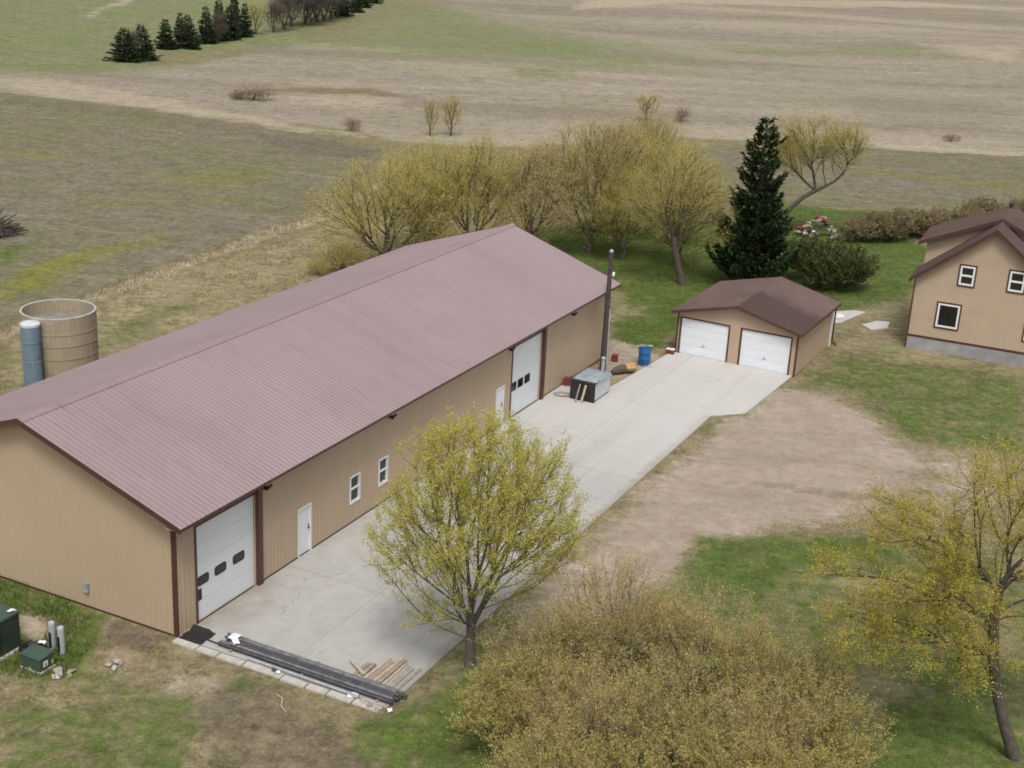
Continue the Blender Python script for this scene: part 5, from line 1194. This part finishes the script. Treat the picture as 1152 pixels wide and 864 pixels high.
# bushes
bb = shrub_proto(95, 4.4, 2.6, 'leaf_dark', 'dark_bush', 420, lsize=.16, nleaf=9, twr=.01)
copies(bb, [((21.99,91.65),0,.86,.74,'dark green rounded bush between the garage and the farmhouse'),((20.53,93.68),2.,.7,.75,'dark green bush between the rounded one and the spruce')], 'dark bushes behind the garage')
hb = shrub_proto(96, 2.7, 1.7, 'leaf_hedge', 'hedge_shrub', 260, lsize=.14, nleaf=5, twr=.011, ntw=5, tmat='shrub_twig')
HP_ = [(26.70,106.70),(28.48,108.31),(29.76,107.69),(31.93,110.34),(33.12,109.37),(35.42,112.43),(36.76,111.46),(39.20,114.62),(40.53,113.62),(43.03,116.20),(44.44,115.20)]
copies(hb, [(p, k*1.7, .9+.12*((k*5)%4)/3, 0.70+.25*((k*7)%5)/4, f'brown budding hedge shrub, {ORD[k]} from the spruce end of the hedge behind the farmhouse') for k, p in enumerate(HP_)], 'brown hedge behind the farmhouse')
rb_ = shrub_proto(97, 1.6, 1.5, 'leaf_rust', 'rusty_bush', 130, lsize=.12, nleaf=3, twr=.011, ntw=3, tmat='shrub_twig')
copies(rb_, [((-32.56,164.97),0,1.5,.95,'wide rusty bush beside the pale reeds on the meadow'),((-34.52,165.75),1.,1.,.6,'lower rusty bush left of the wide one on the meadow'),((-18.44,146.54),2.,.75,.8,'small grey bush just beyond the crop field'),((18.46,165.52),1.,.85,1.0,'dark rusty bush far behind the willows'),((49.45,160.86),3.,.7,.5,'low bush at the far field edge above the farmhouse')], 'bushes scattered on the meadow')
# ------------------------------------------------------------------ grass standing on the lawns, and the dark heap at the field edge
from mathutils.bvhtree import BVHTree
def blades(name, mat, n, xr, yr, chans, hmin, hmax, wd, seed, thr=.45, avoid=True, tone_shift=0.):
    rs = np.random.RandomState(seed); x = rs.uniform(*xr, n); y = rs.uniform(*yr, n)
    iy = np.clip(np.searchsorted(gy, y), 0, ny-1); ix = np.clip(np.searchsorted(gx, x), 0, nx-1); k = iy*nx+ix
    w_ = sum(Wt[c][k]*a for c, a in chans)
    w_ = w_+fbm(x, y, 1.1, seed+1)*.55
    keep = (w_ > thr) & (Wt['D'][k] < .45)
    if avoid:
        ins = sdist(SLAB, x, y) > -.02
        c_, s_ = math.cos(GYAW), math.sin(GYAW); lx = (x-GORG[0])*c_+(y-GORG[1])*s_; ly = -(x-GORG[0])*s_+(y-GORG[1])*c_
        ins |= (lx > -.03) & (lx < GW+.03) & (ly > -.03) & (ly < GL+.03)
        c_, s_ = math.cos(HYAW), math.sin(HYAW); lx = (x-HORG[0])*c_+(y-HORG[1])*s_; ly = -(x-HORG[0])*s_+(y-HORG[1])*c_
        ins |= (lx > -.65) & (lx < HW+.65) & (ly > -.06) & (ly < 10)
        keep &= ~ins
    x, y, k, w_ = x[keep], y[keep], k[keep], w_[keep]; m = len(x); z = gvz[k]-.03
    a = rs.uniform(0, 6.28, m); h = rs.uniform(hmin, hmax, m)*(.6+.7*np.clip(w_, 0, 1)); w2 = wd*rs.uniform(.6, 1.3, m)
    lx, ly = np.cos(a)*w2, np.sin(a)*w2; b = rs.uniform(0, 6.28, m); q = h*rs.uniform(.1, .8, m)
    V = np.concatenate([np.stack([x-lx,y-ly,z],1), np.stack([x+lx,y+ly,z],1), np.stack([x+np.cos(b)*q,y+np.sin(b)*q,z+h],1)],0); j = np.arange(m)
    tone = np.clip(.5-.35*(w_-.6)+fbm(x,y,.8,seed+3)*.35+rs.normal(0,.16,m)+tone_shift, 0, 1)
    o = np_mesh(name, V, np.stack([j,j+m,j+2*m],1), mat, np.tile(tone,3)); return tag(o, kind='stuff')
o = blades('lawn_grass', 'grass_blade', 90000, (-20,30), (32,62), [('G',1.),('A',.25)], .04, .10, .013, 301, .42); tag(o, 'short tufted grass of the front and right lawns', 'grass')
o = blades('tall_grass', 'grass_blade', 16000, (-24,-12), (38,50), [('G',1.)], 0.10, .28, .018, 302, .62, tone_shift=-.1); tag(o, 'taller green grass along the gable wall', 'grass')
o = blades('yard_grass', 'grass_blade', 90000, (-5,45), (62,118), [('G',1.)], .05, .13, .02, 303, .5, tone_shift=-.1); tag(o, 'lush grass round the garage and the farmhouse', 'grass')
o = blades('dry_grass', 'dry_blade', 130000, (-45,-5), (55,112), [('T',1.),('A',.5)], .06, .30, .02, 304, .40); tag(o, 'tall dry grass between the shed and the crop field', 'grass')
o = blades('straw_grass', 'dry_blade', 60000, (-20,30), (32,62), [('A',.6),('G',-.5)], .03, .07, .012, 305, .18); tag(o, 'short dead grass of the front lawn', 'grass')
# dark heap of brush
hp = (-37.24,94.88); mb = MB(); rr = random.Random(8)
for k in range(120):
    a = rr.uniform(0,6.28); q = rr.random()**.5; x_, y_ = 1.7*q*math.cos(a), 1.5*q*math.sin(a); z_ = .1+1.5*(1-q*q)*rr.random()
    v = Vector((rr.gauss(0,1),rr.gauss(0,1),rr.gauss(0,.35))).normalized()*rr.uniform(.4,1.1); c_ = Vector((x_,y_,z_))
    mb.bar(c_-v, c_+v, .07, .06)
o = mb.build('brush_heap', 'bark', None); o.location = (*hp,0); tag(o, 'dark heap of cut brush at the left edge of the crop field', 'brush heap')
